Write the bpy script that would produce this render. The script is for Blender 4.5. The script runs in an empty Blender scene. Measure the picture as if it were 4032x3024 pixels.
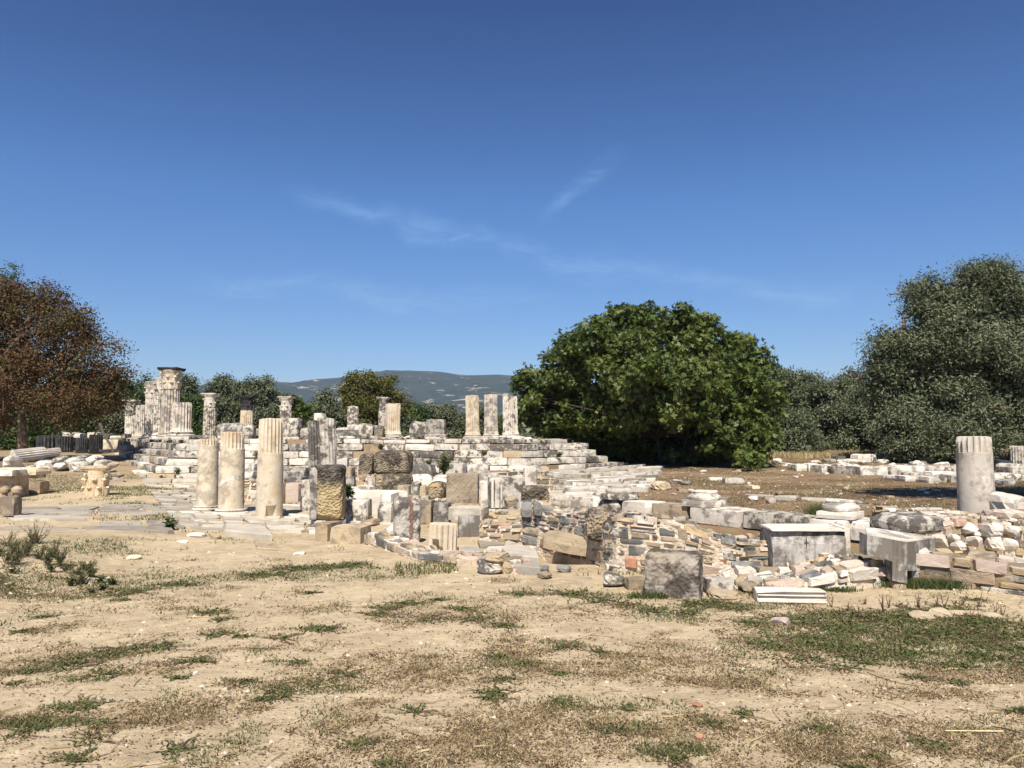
import bpy, math, random
import numpy as np
from mathutils import Vector, Matrix
C = bpy.context.scene.collection
SC = bpy.context.scene
# ------------------------------------------------------------------ camera, sky, sun, exposure
EYE = 1.6; FPX = 769.0; HOR = 437.0
PITCH = math.atan((HOR-384.0)/FPX)
cam = bpy.data.cameras.new('camera'); camo = bpy.data.objects.new('camera', cam); C.objects.link(camo)
camo.location = (0, 0, EYE); camo.rotation_euler = (math.pi/2+PITCH, 0, 0)
cam.sensor_width = 36.0; cam.lens = 36.0*FPX/1024.0; cam.clip_start = 0.1; cam.clip_end = 20000
SC.camera = camo
SUN_EL = 53.0; SUN_AZ = 184.0        # azimuth clockwise from +Y: the sun stands behind the camera
world = bpy.data.worlds.new('World'); SC.world = world; world.use_nodes = True
SUN_STR = 5.0; SKY_STR = 0.075; EXPO = 0.66
SC.view_settings.view_transform = 'Standard'; SC.view_settings.look = 'None'
SC.view_settings.gamma = 1.0; SC.view_settings.use_curve_mapping = False; SC.view_settings.exposure = EXPO

def N(nt, typ, **kw):
    n = nt.nodes.new(typ)
    for k, v in kw.items():
        if k.startswith('i_'):
            key = k[2:]; key = int(key) if key.isdigit() else key
            n.inputs[key].default_value = v
        else: setattr(n, k, v)
    return n
def math_n(nt, op, a, b=None, clamp=False):
    n = nt.nodes.new('ShaderNodeMath'); n.operation = op; n.use_clamp = clamp
    for i, s in enumerate((a, b)):
        if s is None: continue
        if isinstance(s, (int, float)): n.inputs[i].default_value = s
        else: nt.links.new(s, n.inputs[i])
    return n.outputs[0]
def ramp(nt, fac, p0, p1, c0=(0,0,0,1), c1=(1,1,1,1)):
    r = nt.nodes.new('ShaderNodeValToRGB'); e = r.color_ramp.elements
    e[0].position = p0; e[1].position = p1; e[0].color = c0; e[1].color = c1
    nt.links.new(fac, r.inputs[0]); return r.outputs[0]
def mix(nt, fac, a, b, typ='MIX'):
    m = nt.nodes.new('ShaderNodeMix'); m.data_type = 'RGBA'; m.blend_type = typ
    for idx, s in ((0, fac), (6, a), (7, b)):
        if isinstance(s, (int, float)): m.inputs[idx].default_value = s
        elif isinstance(s, tuple): m.inputs[idx].default_value = (s[0], s[1], s[2], 1)
        else: nt.links.new(s, m.inputs[idx])
    return m.outputs[2]

def build_world():
    nt = world.node_tree; nt.nodes.clear(); L = nt.links.new
    sky = N(nt, 'ShaderNodeTexSky', sky_type='NISHITA', sun_disc=False)
    sky.sun_elevation = math.radians(SUN_EL); sky.sun_rotation = math.radians(SUN_AZ)
    sky.altitude = 500; sky.air_density = 1.0; sky.dust_density = 0.5; sky.ozone_density = 3.0
    tc = N(nt, 'ShaderNodeTexCoord'); sep = N(nt, 'ShaderNodeSeparateXYZ'); L(tc.outputs['Generated'], sep.inputs[0])
    x, y, z = sep.outputs
    # thin cirrus in the whole sky: stretched noise over a flat cloud layer
    zz = math_n(nt, 'ADD', math_n(nt, 'MAXIMUM', z, 0.0), 0.12)
    cx_ = math_n(nt, 'DIVIDE', x, zz); cy_ = math_n(nt, 'DIVIDE', y, zz)
    comb = N(nt, 'ShaderNodeCombineXYZ'); L(cx_, comb.inputs[0]); L(cy_, comb.inputs[1])
    mp = N(nt, 'ShaderNodeMapping'); L(comb.outputs[0], mp.inputs[0])
    mp.inputs['Rotation'].default_value = (0, 0, 0.5); mp.inputs['Scale'].default_value = (0.35, 1.3, 1); mp.inputs['Location'].default_value = (3.2, 1.7, 0)
    n1 = N(nt, 'ShaderNodeTexNoise', i_Scale=1.3, i_Detail=7.0, i_Roughness=0.62, i_Distortion=0.6); L(mp.outputs[0], n1.inputs['Vector'])
    m1 = ramp(nt, n1.outputs[0], 0.5, 0.85)
    # the two feathered streaks over the hills
    az = math_n(nt, 'DIVIDE', x, math_n(nt, 'MAXIMUM', y, 0.05)); el = math_n(nt, 'DIVIDE', z, math_n(nt, 'MAXIMUM', y, 0.05))
    wob = N(nt, 'ShaderNodeTexNoise', i_Scale=9.0, i_Detail=6.0, i_Roughness=0.6); L(tc.outputs['Generated'], wob.inputs['Vector'])
    wv = math_n(nt, 'MULTIPLY', math_n(nt, 'SUBTRACT', wob.outputs[0], 0.5), 0.09)
    fib = N(nt, 'ShaderNodeTexNoise', i_Scale=26.0, i_Detail=8.0, i_Roughness=0.7, i_Distortion=1.0); mpf = N(nt, 'ShaderNodeMapping'); mpf.inputs['Scale'].default_value = (0.5, 1, 2.5); mpf.inputs['Rotation'].default_value = (0, 0.3, 0); L(tc.outputs['Generated'], mpf.inputs[0]); L(mpf.outputs[0], fib.inputs['Vector']); fibr = ramp(nt, fib.outputs[0], 0.35, 0.7)
    def streak(a0, a1, c0, c1, c2, width):
        # el = c0 + c1*t + c2*t^2, t = az - a0
        t = math_n(nt, 'SUBTRACT', az, a0)
        e = math_n(nt, 'ADD', math_n(nt, 'ADD', math_n(nt, 'MULTIPLY', t, c1), c0), math_n(nt, 'MULTIPLY', math_n(nt, 'MULTIPLY', t, t), c2))
        dd = math_n(nt, 'ABSOLUTE', math_n(nt, 'ADD', math_n(nt, 'SUBTRACT', el, e), wv))
        a = math_n(nt, 'SUBTRACT', 1.0, math_n(nt, 'DIVIDE', dd, width), True)
        b = math_n(nt, 'DIVIDE', math_n(nt, 'SUBTRACT', az, a0), 0.08, True)
        c = math_n(nt, 'DIVIDE', math_n(nt, 'SUBTRACT', a1, az), 0.15, True)
        return math_n(nt, 'MULTIPLY', math_n(nt, 'MULTIPLY', a, b), math_n(nt, 'MULTIPLY', c, wob.outputs[0]))
    s1 = streak(-0.31, 0.55, 0.325, -0.28, 0.12, 0.022)
    s2 = streak(-0.45, 0.1, 0.205, -0.06, 0.03, 0.02)
    s3 = math_n(nt, 'MULTIPLY', streak(0.03, 0.16, 0.285, 1.2, -4.0, 0.02), 2.2)
    clouds = math_n(nt, 'ADD', math_n(nt, 'MULTIPLY', m1, 0.035), math_n(nt, 'MULTIPLY', math_n(nt, 'ADD', s1, math_n(nt, 'ADD', s2, s3)), math_n(nt, 'MULTIPLY', fibr, 0.8)), True)
    bg = N(nt, 'ShaderNodeBackground'); bg.inputs[1].default_value = SKY_STR
    g1 = mix(nt, 1.0, sky.outputs[0], (0.2, 0.2, 0.2), 'MULTIPLY'); gm = N(nt, 'ShaderNodeGamma'); gm.inputs[1].default_value = 1.2; L(g1, gm.inputs[0]); g2 = mix(nt, 1.0, gm.outputs[0], (5.0, 5.0, 5.0), 'MULTIPLY')
    colr = mix(nt, clouds, g2, (5.0, 6.2, 7.8))
    hs = N(nt, 'ShaderNodeHueSaturation'); hs.inputs['Saturation'].default_value = 1.0; L(colr, hs.inputs['Color']); cr = nt.nodes.new('ShaderNodeValToRGB'); el_ = cr.color_ramp.elements; el_.new(0.3); el_.new(0.52)
    for e_i, (p_, c_) in enumerate(((0.06, (0.64, 0.69, 0.77)), (0.29, (0.56, 0.80, 1.0)), (0.50, (0.33, 0.53, 0.77)), (1.0, (0.27, 0.46, 0.70)))): el_[e_i].position = p_; el_[e_i].color = (*c_, 1)
    L(math_n(nt, 'MAXIMUM', z, 0.0), cr.inputs[0]); tint = mix(nt, 1.0, hs.outputs[0], cr.outputs[0], 'MULTIPLY'); tint = mix(nt, 1.0, tint, (1.03, 1.03, 1.06), 'MULTIPLY')
    L(tint, bg.inputs[0])
    out = N(nt, 'ShaderNodeOutputWorld'); L(bg.outputs[0], out.inputs[0])
build_world()
sl = bpy.data.lights.new('sun', 'SUN'); sl.energy = SUN_STR; sl.angle = math.radians(0.55); sl.color = (1.0, 0.94, 0.84)
so = bpy.data.objects.new('sun', sl); C.objects.link(so)
a_, e_ = math.radians(SUN_AZ), math.radians(SUN_EL)
sdir = Vector((math.sin(a_)*math.cos(e_), math.cos(a_)*math.cos(e_), math.sin(e_)))
so.rotation_euler = sdir.to_track_quat('Z', 'Y').to_euler(); so.location = (0, -20, 40)

# ------------------------------------------------------------------ measuring helpers
# photograph pixel (4032 wide) -> the point it shows, given a depth or a height
S_ = 4032/1024.0
def ray(sx, sy):
    u = (sx/S_-512)/FPX; v = (384-sy/S_)/FPX
    return Vector((u, math.cos(PITCH)-v*math.sin(PITCH), math.sin(PITCH)+v*math.cos(PITCH)))
def P(sx, sy, d):
    r = ray(sx, sy); return Vector((0, 0, EYE))+r*(d/r.y)
def G(sx, sy, z=0.0):
    r = ray(sx, sy); return Vector((0, 0, EYE))+r*((z-EYE)/r.z)
def sstep(a, b, x):
    t = np.clip((np.asarray(x, dtype=float)-a)/(b-a), 0, 1); return t*t*(3-2*t)
_r = np.random.RandomState(7)
_W = [(_r.normal(size=(5, 3)), _r.uniform(0, 6.28, 5)) for _ in range(5)]
def snoise(p, scale=1.0, octs=3, seed=0.0):
    p = np.asarray(p, dtype=float)*scale+seed*1.37; out = np.zeros(p.shape[0]); amp = 1.0; f = 1.0; tot = 0
    for o in range(octs):
        K, ph = _W[o % 5]
        out += amp*np.sin(p@(K.T*f*1.4)+ph).sum(1)/3.2; tot += amp; amp *= 0.5; f *= 2.05
    return out/tot
def vnoise2(x, y, scale, seed=0):
    # value noise on a hashed lattice, 0..1, irregular enough for patches of plants
    x = np.asarray(x, dtype=float)*scale+seed*17.3; y = np.asarray(y, dtype=float)*scale+seed*9.1
    xi = np.floor(x); yi = np.floor(y); fx = x-xi; fy = y-yi; fx = fx*fx*(3-2*fx); fy = fy*fy*(3-2*fy)
    def h(a, b):
        v = np.sin(a*127.1+b*311.7+seed*74.7)*43758.5453; return v-np.floor(v)
    return (h(xi, yi)*(1-fx)+h(xi+1, yi)*fx)*(1-fy)+(h(xi, yi+1)*(1-fx)+h(xi+1, yi+1)*fx)*fy
def fbm2(x, y, scale, seed=0, octs=4):
    o = 0; a = 1; t = 0
    for k in range(octs):
        o = o+a*vnoise2(x, y, scale*2**k, seed+k*3.1); t += a; a *= 0.55
    return o/t

# ------------------------------------------------------------------ terrain
def hgt(x, y):
    x = np.asarray(x, dtype=float); y = np.asarray(y, dtype=float)
    # field behind the stoa line, rising gently away
    s = ((x-2.6)*6.3+(y-18.9)*5.3)/8.23        # distance behind the stoa line
    right = sstep(0.2, 2.5, s)*sstep(-2.0, 2.5, x)
    rise = np.clip((y-16)*0.0185, 0, 0.85)+0.03
    z = right*rise
    left = sstep(-12.5, -17, x)*sstep(19, 30, y)
    z = np.maximum(z, left*np.clip((y-18)*0.026, 0, 0.95))
    z = np.maximum(z, sstep(46, 54, y)*0.75)
    # slightly sunk floors among the walls
    dip = sstep(0.0, 1.0, x)*sstep(9.8, 11.0, y)*sstep(0.3, -0.5, s)
    z = z-0.34*dip
    # low weedy bank at the left of the foreground
    z = z+0.16*sstep(-4.6, -6.4, x+0.12*(y-9))*sstep(6.5, 8.5, y)*sstep(13.8, 11.5, y)
    z = z+0.22*sstep(60, 400, y)
    p = np.stack([x, y, np.zeros_like(x)], -1).reshape(-1, 3)
    near = np.clip(1-(y-14)/30, 0.15, 1)
    z = z+(snoise(p, 0.5, 2, 3.0).reshape(x.shape)*0.025+snoise(p, 3.1, 3, 1.0).reshape(x.shape)*0.008)*near
    return z
def hz(x, y): return float(hgt(np.array([float(x)]), np.array([float(y)]))[0])
def T(sx, sy, dmax=120):
    # where the pixel's ray meets the terrain
    r = ray(sx, sy); ds = np.concatenate([np.arange(3, 30, 0.05), np.arange(30, dmax, 0.2)])
    xs = r.x/r.y*ds; zs = EYE+r.z/r.y*ds; h = hgt(xs, ds); k = np.argmax(zs <= h)
    if zs[k] > h[k]: k = len(ds)-1
    return Vector((xs[k], ds[k], h[k]))

# ------------------------------------------------------------------ materials
MATS = {}
def bsdf(nt, rough=0.85, spec=0.25):
    b = N(nt, 'ShaderNodeBsdfPrincipled'); b.inputs['Roughness'].default_value = rough
    b.inputs['Specular IOR Level'].default_value = spec
    o = N(nt, 'ShaderNodeOutputMaterial'); nt.links.new(b.outputs[0], o.inputs[0]); return b
def stone(name, c1, c2, dark=(0.07, 0.068, 0.062), amt=0.5, lo=0.5, streak=0.0, warm=(0.5, 0.33, 0.16), wamt=0.25, bump=0.5, sc=1.0, pits=0.0, var=0.35):
    m = bpy.data.materials.new(name); m.use_nodes = True; nt = m.node_tree; nt.nodes.clear(); L = nt.links.new
    tc = N(nt, 'ShaderNodeTexCoord'); oi = N(nt, 'ShaderNodeObjectInfo')
    add = N(nt, 'ShaderNodeVectorMath', operation='ADD')
    off = N(nt, 'ShaderNodeCombineXYZ'); r50 = math_n(nt, 'MULTIPLY', oi.outputs['Random'], 53.0); r31 = math_n(nt, 'MULTIPLY', oi.outputs['Random'], -91.0)
    L(r50, off.inputs[0]); L(r31, off.inputs[1]); L(r50, off.inputs[2])
    L(tc.outputs['Object'], add.inputs[0]); L(off.outputs[0], add.inputs[1]); v = add.outputs[0]
    def noise(scale, detail=6, rough=0.6, vec=None):
        n = N(nt, 'ShaderNodeTexNoise'); n.inputs['Scale'].default_value = scale; n.inputs['Detail'].default_value = detail; n.inputs['Roughness'].default_value = rough
        L(vec or v, n.inputs['Vector']); return n.outputs[0]
    base = mix(nt, ramp(nt, noise(2.2*sc, 4), 0.35, 0.65), c1, c2)
    base = mix(nt, math_n(nt, 'MULTIPLY', ramp(nt, noise(1.4*sc, 5), 0.52, 0.7), wamt), base, warm)
    # each block has its own share of lichen crust
    rnd = math_n(nt, 'MULTIPLY', math_n(nt, 'SUBTRACT', oi.outputs['Random'], 0.5), 0.16)
    dn = math_n(nt, 'ADD', noise(3.2*sc, 10, 0.68), rnd)
    dm = math_n(nt, 'MULTIPLY', ramp(nt, dn, lo, lo+0.08), amt)
    base = mix(nt, dm, base, dark)
    fine = math_n(nt, 'MULTIPLY', ramp(nt, noise(26*sc, 6, 0.7), 0.55, 0.72), 0.4*amt+0.1)
    base = mix(nt, fine, base, tuple(0.5*a+0.35*b for a, b in zip(dark, c2)))
    spots = math_n(nt, 'MULTIPLY', ramp(nt, noise(9*sc, 3, 0.5), 0.63, 0.68), 0.5*amt)
    base = mix(nt, spots, base, tuple(min(0.75, 1.15*x) for x in c1))
    if streak > 0:
        mp = N(nt, 'ShaderNodeMapping'); mp.inputs['Scale'].default_value = (9, 9, 0.8); L(v, mp.inputs[0])
        st = math_n(nt, 'MULTIPLY', ramp(nt, noise(1.3, 6, 0.65, mp.outputs[0]), 0.5, 0.68), streak)
        base = mix(nt, st, base, dark)
    oi2 = math_n(nt, 'FRACT', math_n(nt, 'MULTIPLY', oi.outputs['Random'], 7.31))
    val = math_n(nt, 'ADD', 1.0-var*0.5, math_n(nt, 'MULTIPLY', oi2, var))
    base = mix(nt, 1.0, base, _grey(nt, val), 'MULTIPLY')
    b = bsdf(nt, 0.88, 0.2); L(base, b.inputs['Base Color'])
    bp = N(nt, 'ShaderNodeBump'); bp.inputs['Strength'].default_value = bump; bp.inputs['Distance'].default_value = 0.03
    hsum = math_n(nt, 'ADD', noise(6*sc, 8, 0.7), math_n(nt, 'MULTIPLY', noise(34*sc, 5, 0.6), 0.35))
    if pits > 0:
        vo = N(nt, 'ShaderNodeTexVoronoi'); vo.inputs['Scale'].default_value = 24*sc; L(v, vo.inputs['Vector'])
        hsum = math_n(nt, 'ADD', hsum, math_n(nt, 'MULTIPLY', vo.outputs['Distance'], pits))
    L(hsum, bp.inputs['Height']); L(bp.outputs[0], b.inputs['Normal'])
    MATS[name] = m; return m
def _grey(nt, v):
    c = N(nt, 'ShaderNodeCombineColor'); 
    for i in range(3): nt.links.new(v, c.inputs[i])
    return c.outputs[0]
stone('marble_white', (0.68, 0.625, 0.54), (0.54, 0.485, 0.41), dark=(0.10, 0.085, 0.07), amt=0.65, lo=0.54, wamt=0.2, warm=(0.55, 0.43, 0.28), var=0.2)
stone('marble_grey', (0.60, 0.55, 0.47), (0.45, 0.40, 0.335), dark=(0.05, 0.045, 0.038), amt=0.85, lo=0.495, streak=0.3, wamt=0.2, warm=(0.5, 0.4, 0.28), bump=0.8, sc=1.6)
stone('marble_dark', (0.44, 0.40, 0.345), (0.28, 0.25, 0.215), dark=(0.055, 0.05, 0.044), amt=0.8, lo=0.45, streak=0.3, wamt=0.12, bump=0.8, sc=1.8)
stone('marble_black_or_shade', (0.09, 0.09, 0.09), (0.05, 0.05, 0.05), dark=(0.025, 0.025, 0.025), amt=0.8, lo=0.42, streak=0.5, wamt=0.0, bump=0.8)  # black stone, and the painted shade of the drums under the brown tree
stone('marble_cream', (0.64, 0.56, 0.44), (0.52, 0.43, 0.31), dark=(0.19, 0.155, 0.115), amt=0.5, lo=0.53, streak=0.15, warm=(0.46, 0.31, 0.14), wamt=0.6, sc=1.3, var=0.15)
stone('marble_streaked', (0.60, 0.53, 0.44), (0.47, 0.41, 0.34), dark=(0.10, 0.09, 0.085), amt=0.65, lo=0.53, streak=0.55, wamt=0.25, bump=0.5, sc=1.2, var=0.15)
stone('marble_stained', (0.46, 0.43, 0.39), (0.35, 0.325, 0.29), dark=(0.075, 0.06, 0.045), amt=0.75, lo=0.47, streak=0.75, warm=(0.24, 0.17, 0.10), wamt=0.5, bump=0.25, var=0.1)
stone('conglomerate', (0.33, 0.26, 0.18), (0.22, 0.18, 0.13), dark=(0.05, 0.043, 0.035), amt=0.85, lo=0.48, warm=(0.48, 0.33, 0.16), wamt=0.6, bump=1.0, pits=1.2)
stone('tan_stone', (0.47, 0.37, 0.25), (0.34, 0.27, 0.18), dark=(0.10, 0.08, 0.06), amt=0.5, lo=0.52, warm=(0.5, 0.32, 0.14), wamt=0.5, bump=0.8)
stone('brown_stone', (0.40, 0.32, 0.23), (0.30, 0.235, 0.165), dark=(0.07, 0.06, 0.05), amt=0.6, lo=0.48, warm=(0.4, 0.26, 0.13), wamt=0.4, bump=0.9)
stone('schist', (0.18, 0.18, 0.17), (0.25, 0.24, 0.22), dark=(0.05, 0.052, 0.055), amt=0.6, lo=0.48, wamt=0.15, bump=0.8)
stone('pink_stone', (0.5, 0.41, 0.34), (0.42, 0.33, 0.26), dark=(0.12, 0.09, 0.08), amt=0.4, lo=0.55, warm=(0.42, 0.2, 0.12), wamt=0.4, bump=0.7)
stone('brick', (0.42, 0.17, 0.09), (0.36, 0.2, 0.13), dark=(0.12, 0.08, 0.06), amt=0.3, lo=0.55, wamt=0.1, bump=0.6)
stone('mortar', (0.70, 0.60, 0.47), (0.58, 0.48, 0.36), dark=(0.25, 0.19, 0.13), amt=0.4, lo=0.54, warm=(0.5, 0.34, 0.19), wamt=0.5, bump=0.9, pits=0.5)
stone('earth_fill', (0.36, 0.27, 0.17), (0.26, 0.19, 0.12), dark=(0.10, 0.08, 0.05), amt=0.5, lo=0.5, wamt=0.2, bump=0.9)
stone('paving_white', (0.50, 0.45, 0.37), (0.40, 0.35, 0.28), dark=(0.17, 0.15, 0.12), amt=0.45, lo=0.54, wamt=0.3, bump=0.5)
stone('paving_grey', (0.28, 0.25, 0.21), (0.36, 0.315, 0.25), dark=(0.15, 0.13, 0.105), amt=0.5, lo=0.5, warm=(0.36, 0.27, 0.18), wamt=0.6, bump=0.5, sc=0.7)

def leafmat(name, cols, trans=0.25, rough=0.55, spec=0.3):
    m = bpy.data.materials.new(name); m.use_nodes = True; nt = m.node_tree; nt.nodes.clear(); L = nt.links.new
    at = N(nt, 'ShaderNodeAttribute', attribute_name='tint')
    r = N(nt, 'ShaderNodeValToRGB'); e = r.color_ramp.elements
    while len(e) < len(cols): e.new(0.5)
    for i, c in enumerate(cols): e[i].position = i/(len(cols)-1); e[i].color = (*c, 1)
    L(at.outputs['Fac'], r.inputs[0])
    b = N(nt, 'ShaderNodeBsdfPrincipled'); b.inputs['Roughness'].default_value = rough; b.inputs['Specular IOR Level'].default_value = spec
    L(r.outputs[0], b.inputs['Base Color'])
    t = N(nt, 'ShaderNodeBsdfTranslucent'); L(r.outputs[0], t.inputs[0])
    ms = N(nt, 'ShaderNodeMixShader'); ms.inputs[0].default_value = trans; L(b.outputs[0], ms.inputs[1]); L(t.outputs[0], ms.inputs[2])
    o = N(nt, 'ShaderNodeOutputMaterial'); L(ms.outputs[0], o.inputs[0]); MATS[name] = m; return m
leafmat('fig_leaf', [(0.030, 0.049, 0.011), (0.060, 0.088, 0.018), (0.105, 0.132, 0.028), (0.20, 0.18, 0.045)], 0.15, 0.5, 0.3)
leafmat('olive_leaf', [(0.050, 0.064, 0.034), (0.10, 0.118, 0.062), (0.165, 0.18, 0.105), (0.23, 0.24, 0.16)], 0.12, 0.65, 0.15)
leafmat('green_leaf', [(0.028, 0.048, 0.014), (0.05, 0.078, 0.022), (0.085, 0.12, 0.03), (0.12, 0.14, 0.04)], 0.15)
leafmat('autumn_leaf', [(0.055, 0.034, 0.018), (0.12, 0.058, 0.03), (0.07, 0.08, 0.025), (0.24, 0.10, 0.035)], 0.15, 0.7, 0.15)
leafmat('yellow_leaf', [(0.05, 0.055, 0.02), (0.095, 0.10, 0.028), (0.13, 0.125, 0.035), (0.14, 0.09, 0.04)], 0.15, 0.7, 0.15)
leafmat('grass_green', [(0.045, 0.065, 0.022), (0.075, 0.10, 0.032), (0.12, 0.13, 0.05), (0.24, 0.19, 0.09)], 0.2, 0.7, 0.15)
leafmat('grass_dry', [(0.10, 0.078, 0.045), (0.20, 0.15, 0.08), (0.35, 0.265, 0.14), (0.54, 0.43, 0.25)], 0.15, 0.8, 0.1)
leafmat('litter', [(0.07, 0.042, 0.028), (0.13, 0.08, 0.05), (0.22, 0.15, 0.09), (0.34, 0.26, 0.16)], 0.0, 0.85, 0.1)
leafmat('pebbles', [(0.24, 0.18, 0.12), (0.38, 0.30, 0.21), (0.48, 0.40, 0.30), (0.62, 0.55, 0.45)], 0.0, 0.9, 0.1)
def simple(name, col, rough=0.9, scale=8, amp=0.3, bump=0.4, stretch=(1, 1, 1)):
    m = bpy.data.materials.new(name); m.use_nodes = True; nt = m.node_tree; nt.nodes.clear(); L = nt.links.new
    tc = N(nt, 'ShaderNodeTexCoord'); mp = N(nt, 'ShaderNodeMapping'); mp.inputs['Scale'].default_value = stretch; L(tc.outputs['Object'], mp.inputs[0])
    n = N(nt, 'ShaderNodeTexNoise', i_Scale=float(scale), i_Detail=8.0, i_Roughness=0.65); L(mp.outputs[0], n.inputs['Vector'])
    b = bsdf(nt, rough, 0.2); L(mix(nt, ramp(nt, n.outputs[0], 0.35, 0.65), tuple(c*(1-amp) for c in col), tuple(min(1, c*(1+amp)) for c in col)), b.inputs['Base Color'])
    bp = N(nt, 'ShaderNodeBump'); bp.inputs['Strength'].default_value = bump; bp.inputs['Distance'].default_value = 0.02; L(n.outputs[0], bp.inputs['Height']); L(bp.outputs[0], b.inputs['Normal'])
    MATS[name] = m; return m
simple('bark', (0.17, 0.125, 0.085), stretch=(4, 4, 1), scale=5, amp=0.45, bump=0.9)
simple('twig', (0.12, 0.085, 0.055)); simple('wood_pole', (0.09, 0.075, 0.055), stretch=(6, 6, 1)); simple('shade_bark', (0.045, 0.036, 0.028)); simple('straw', (0.6, 0.5, 0.28), amp=0.15)  # the fig's bark is darkened to paint the shade under its crown
simple('stalk', (0.15, 0.09, 0.05), amp=0.3)
simple('stain_mark', (0.07, 0.06, 0.05))

# ------------------------------------------------------------------ object helpers
def mesh_obj(name, verts, faces, mat, parent=None, loc=None, smooth=False, tint=None):
    me = bpy.data.meshes.new(name)
    if isinstance(verts, np.ndarray) and isinstance(faces, np.ndarray):
        nv, nf, k = len(verts), len(faces), faces.shape[1]
        me.vertices.add(nv); me.vertices.foreach_set('co', verts.astype(np.float32).ravel())
        me.loops.add(nf*k); me.loops.foreach_set('vertex_index', faces.astype(np.int32).ravel())
        me.polygons.add(nf); me.polygons.foreach_set('loop_start', np.arange(0, nf*k, k, dtype=np.int32))
        try: me.polygons.foreach_set('loop_total', np.full(nf, k, dtype=np.int32))
        except Exception: pass
        me.update(calc_edges=True); me.validate()
    else:
        me.from_pydata([tuple(map(float, v)) for v in verts], [], [tuple(map(int, f)) for f in faces]); me.update()
    if mat: me.materials.append(MATS[mat] if isinstance(mat, str) else mat)
    if smooth: me.polygons.foreach_set('use_smooth', [True]*len(me.polygons))
    if tint is not None:
        a = me.attributes.new('tint', 'FLOAT', 'POINT'); a.data.foreach_set('value', np.asarray(tint, dtype=np.float32))
    o = bpy.data.objects.new(name, me); C.objects.link(o)
    if parent is not None: o.parent = parent
    if loc is not None: o.location = loc
    return o
def tag(o, label=None, cat=None, group=None, kind=None):
    if label: o['label'] = label
    if cat: o['category'] = cat
    if group: o['group'] = group
    if kind: o['kind'] = kind
    return o
def thing(name, label, cat, loc=(0, 0, 0), rz=0.0, group=None, tilt=(0, 0)):
    o = bpy.data.objects.new(name, None); C.objects.link(o); o.empty_display_size = 0.2
    o.location = loc; o.rotation_euler = (tilt[0], tilt[1], rz); return tag(o, label, cat, group)
def structure(name):
    o = bpy.data.objects.new(name, None); C.objects.link(o); o['kind'] = 'structure'; return o

def box_lattice(w, d, h, nx, ny, nz):
    idx = {}; V = []; F = []
    def vid(i, j, k):
        key = (i, j, k)
        if key not in idx:
            idx[key] = len(V); V.append(((i/nx-0.5)*w, (j/ny-0.5)*d, k/nz*h))
        return idx[key]
    for i in range(nx):
        for j in range(ny):
            F.append((vid(i, j, 0), vid(i, j+1, 0), vid(i+1, j+1, 0), vid(i+1, j, 0)))
            F.append((vid(i, j, nz), vid(i+1, j, nz), vid(i+1, j+1, nz), vid(i, j+1, nz)))
    for i in range(nx):
        for k in range(nz):
            F.append((vid(i, 0, k), vid(i+1, 0, k), vid(i+1, 0, k+1), vid(i, 0, k+1)))
            F.append((vid(i, ny, k), vid(i, ny, k+1), vid(i+1, ny, k+1), vid(i+1, ny, k)))
    for j in range(ny):
        for k in range(nz):
            F.append((vid(0, j, k), vid(0, j, k+1), vid(0, j+1, k+1), vid(0, j+1, k)))
            F.append((vid(nx, j, k), vid(nx, j+1, k), vid(nx, j+1, k+1), vid(nx, j, k+1)))
    return np.array(V), F
def block_mesh(w, d, h, seed=0, seg=0.12, rnd=0.03, amp=0.012, chips=4, mx=10, rough=0.0):
    rs = np.random.RandomState(int(seed) % 99991)
    nx = max(2, min(mx, int(w/seg))); ny = max(2, min(mx, int(d/seg))); nz = max(2, min(mx, int(h/seg)))
    V, F = box_lattice(w, d, h, nx, ny, nz)
    c = V-np.array([0, 0, h/2]); half = np.array([w/2, d/2, h/2]); r = min(rnd, 0.4*min(w, d, h))
    q = np.clip(c, -(half-r), half-r); dv = c-q; ln = np.linalg.norm(dv, axis=1, keepdims=True); ln[ln < 1e-9] = 1
    V2 = np.where(np.abs(dv).sum(1, keepdims=True) > 1e-9, q+dv/ln*r, c)
    nrm = dv/ln
    V2 = V2+nrm*(snoise(V2, 2.2/max(0.25, min(1.0, max(w, h))), 3, seed*0.77)[:, None]*amp)
    if rough: V2 = V2+nrm*(np.abs(snoise(V2, 13, 3, seed*0.3))[:, None]*-rough)
    for _ in range(chips):
        s = np.sign(rs.normal(size=3)); s[2] = 1 if rs.rand() < 0.7 else s[2]
        n = s*(0.4+rs.rand(3)); n[rs.randint(3)] *= rs.choice([0.05, 0.6]); n /= np.linalg.norm(n)
        ext = np.abs(half*n).sum(); k = ext-rs.uniform(0.015, 0.10)*min(1.0, 2.2*min(w, d, h)+0.2)
        over = np.maximum(0, V2@n-k); V2 = V2-over[:, None]*n
    return V2+np.array([0, 0, h/2]), F
SEED = [100]
def nseed(): SEED[0] += 1; return SEED[0]
def put_block(name, w, d, h, mat, loc, rz=0.0, parent=None, tilt=(0, 0), **kw):
    V, F = block_mesh(w, d, h, nseed(), **kw)
    o = mesh_obj(name, V, F, mat, parent); o.location = loc; o.rotation_euler = (tilt[0], tilt[1], rz); return o
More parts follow.
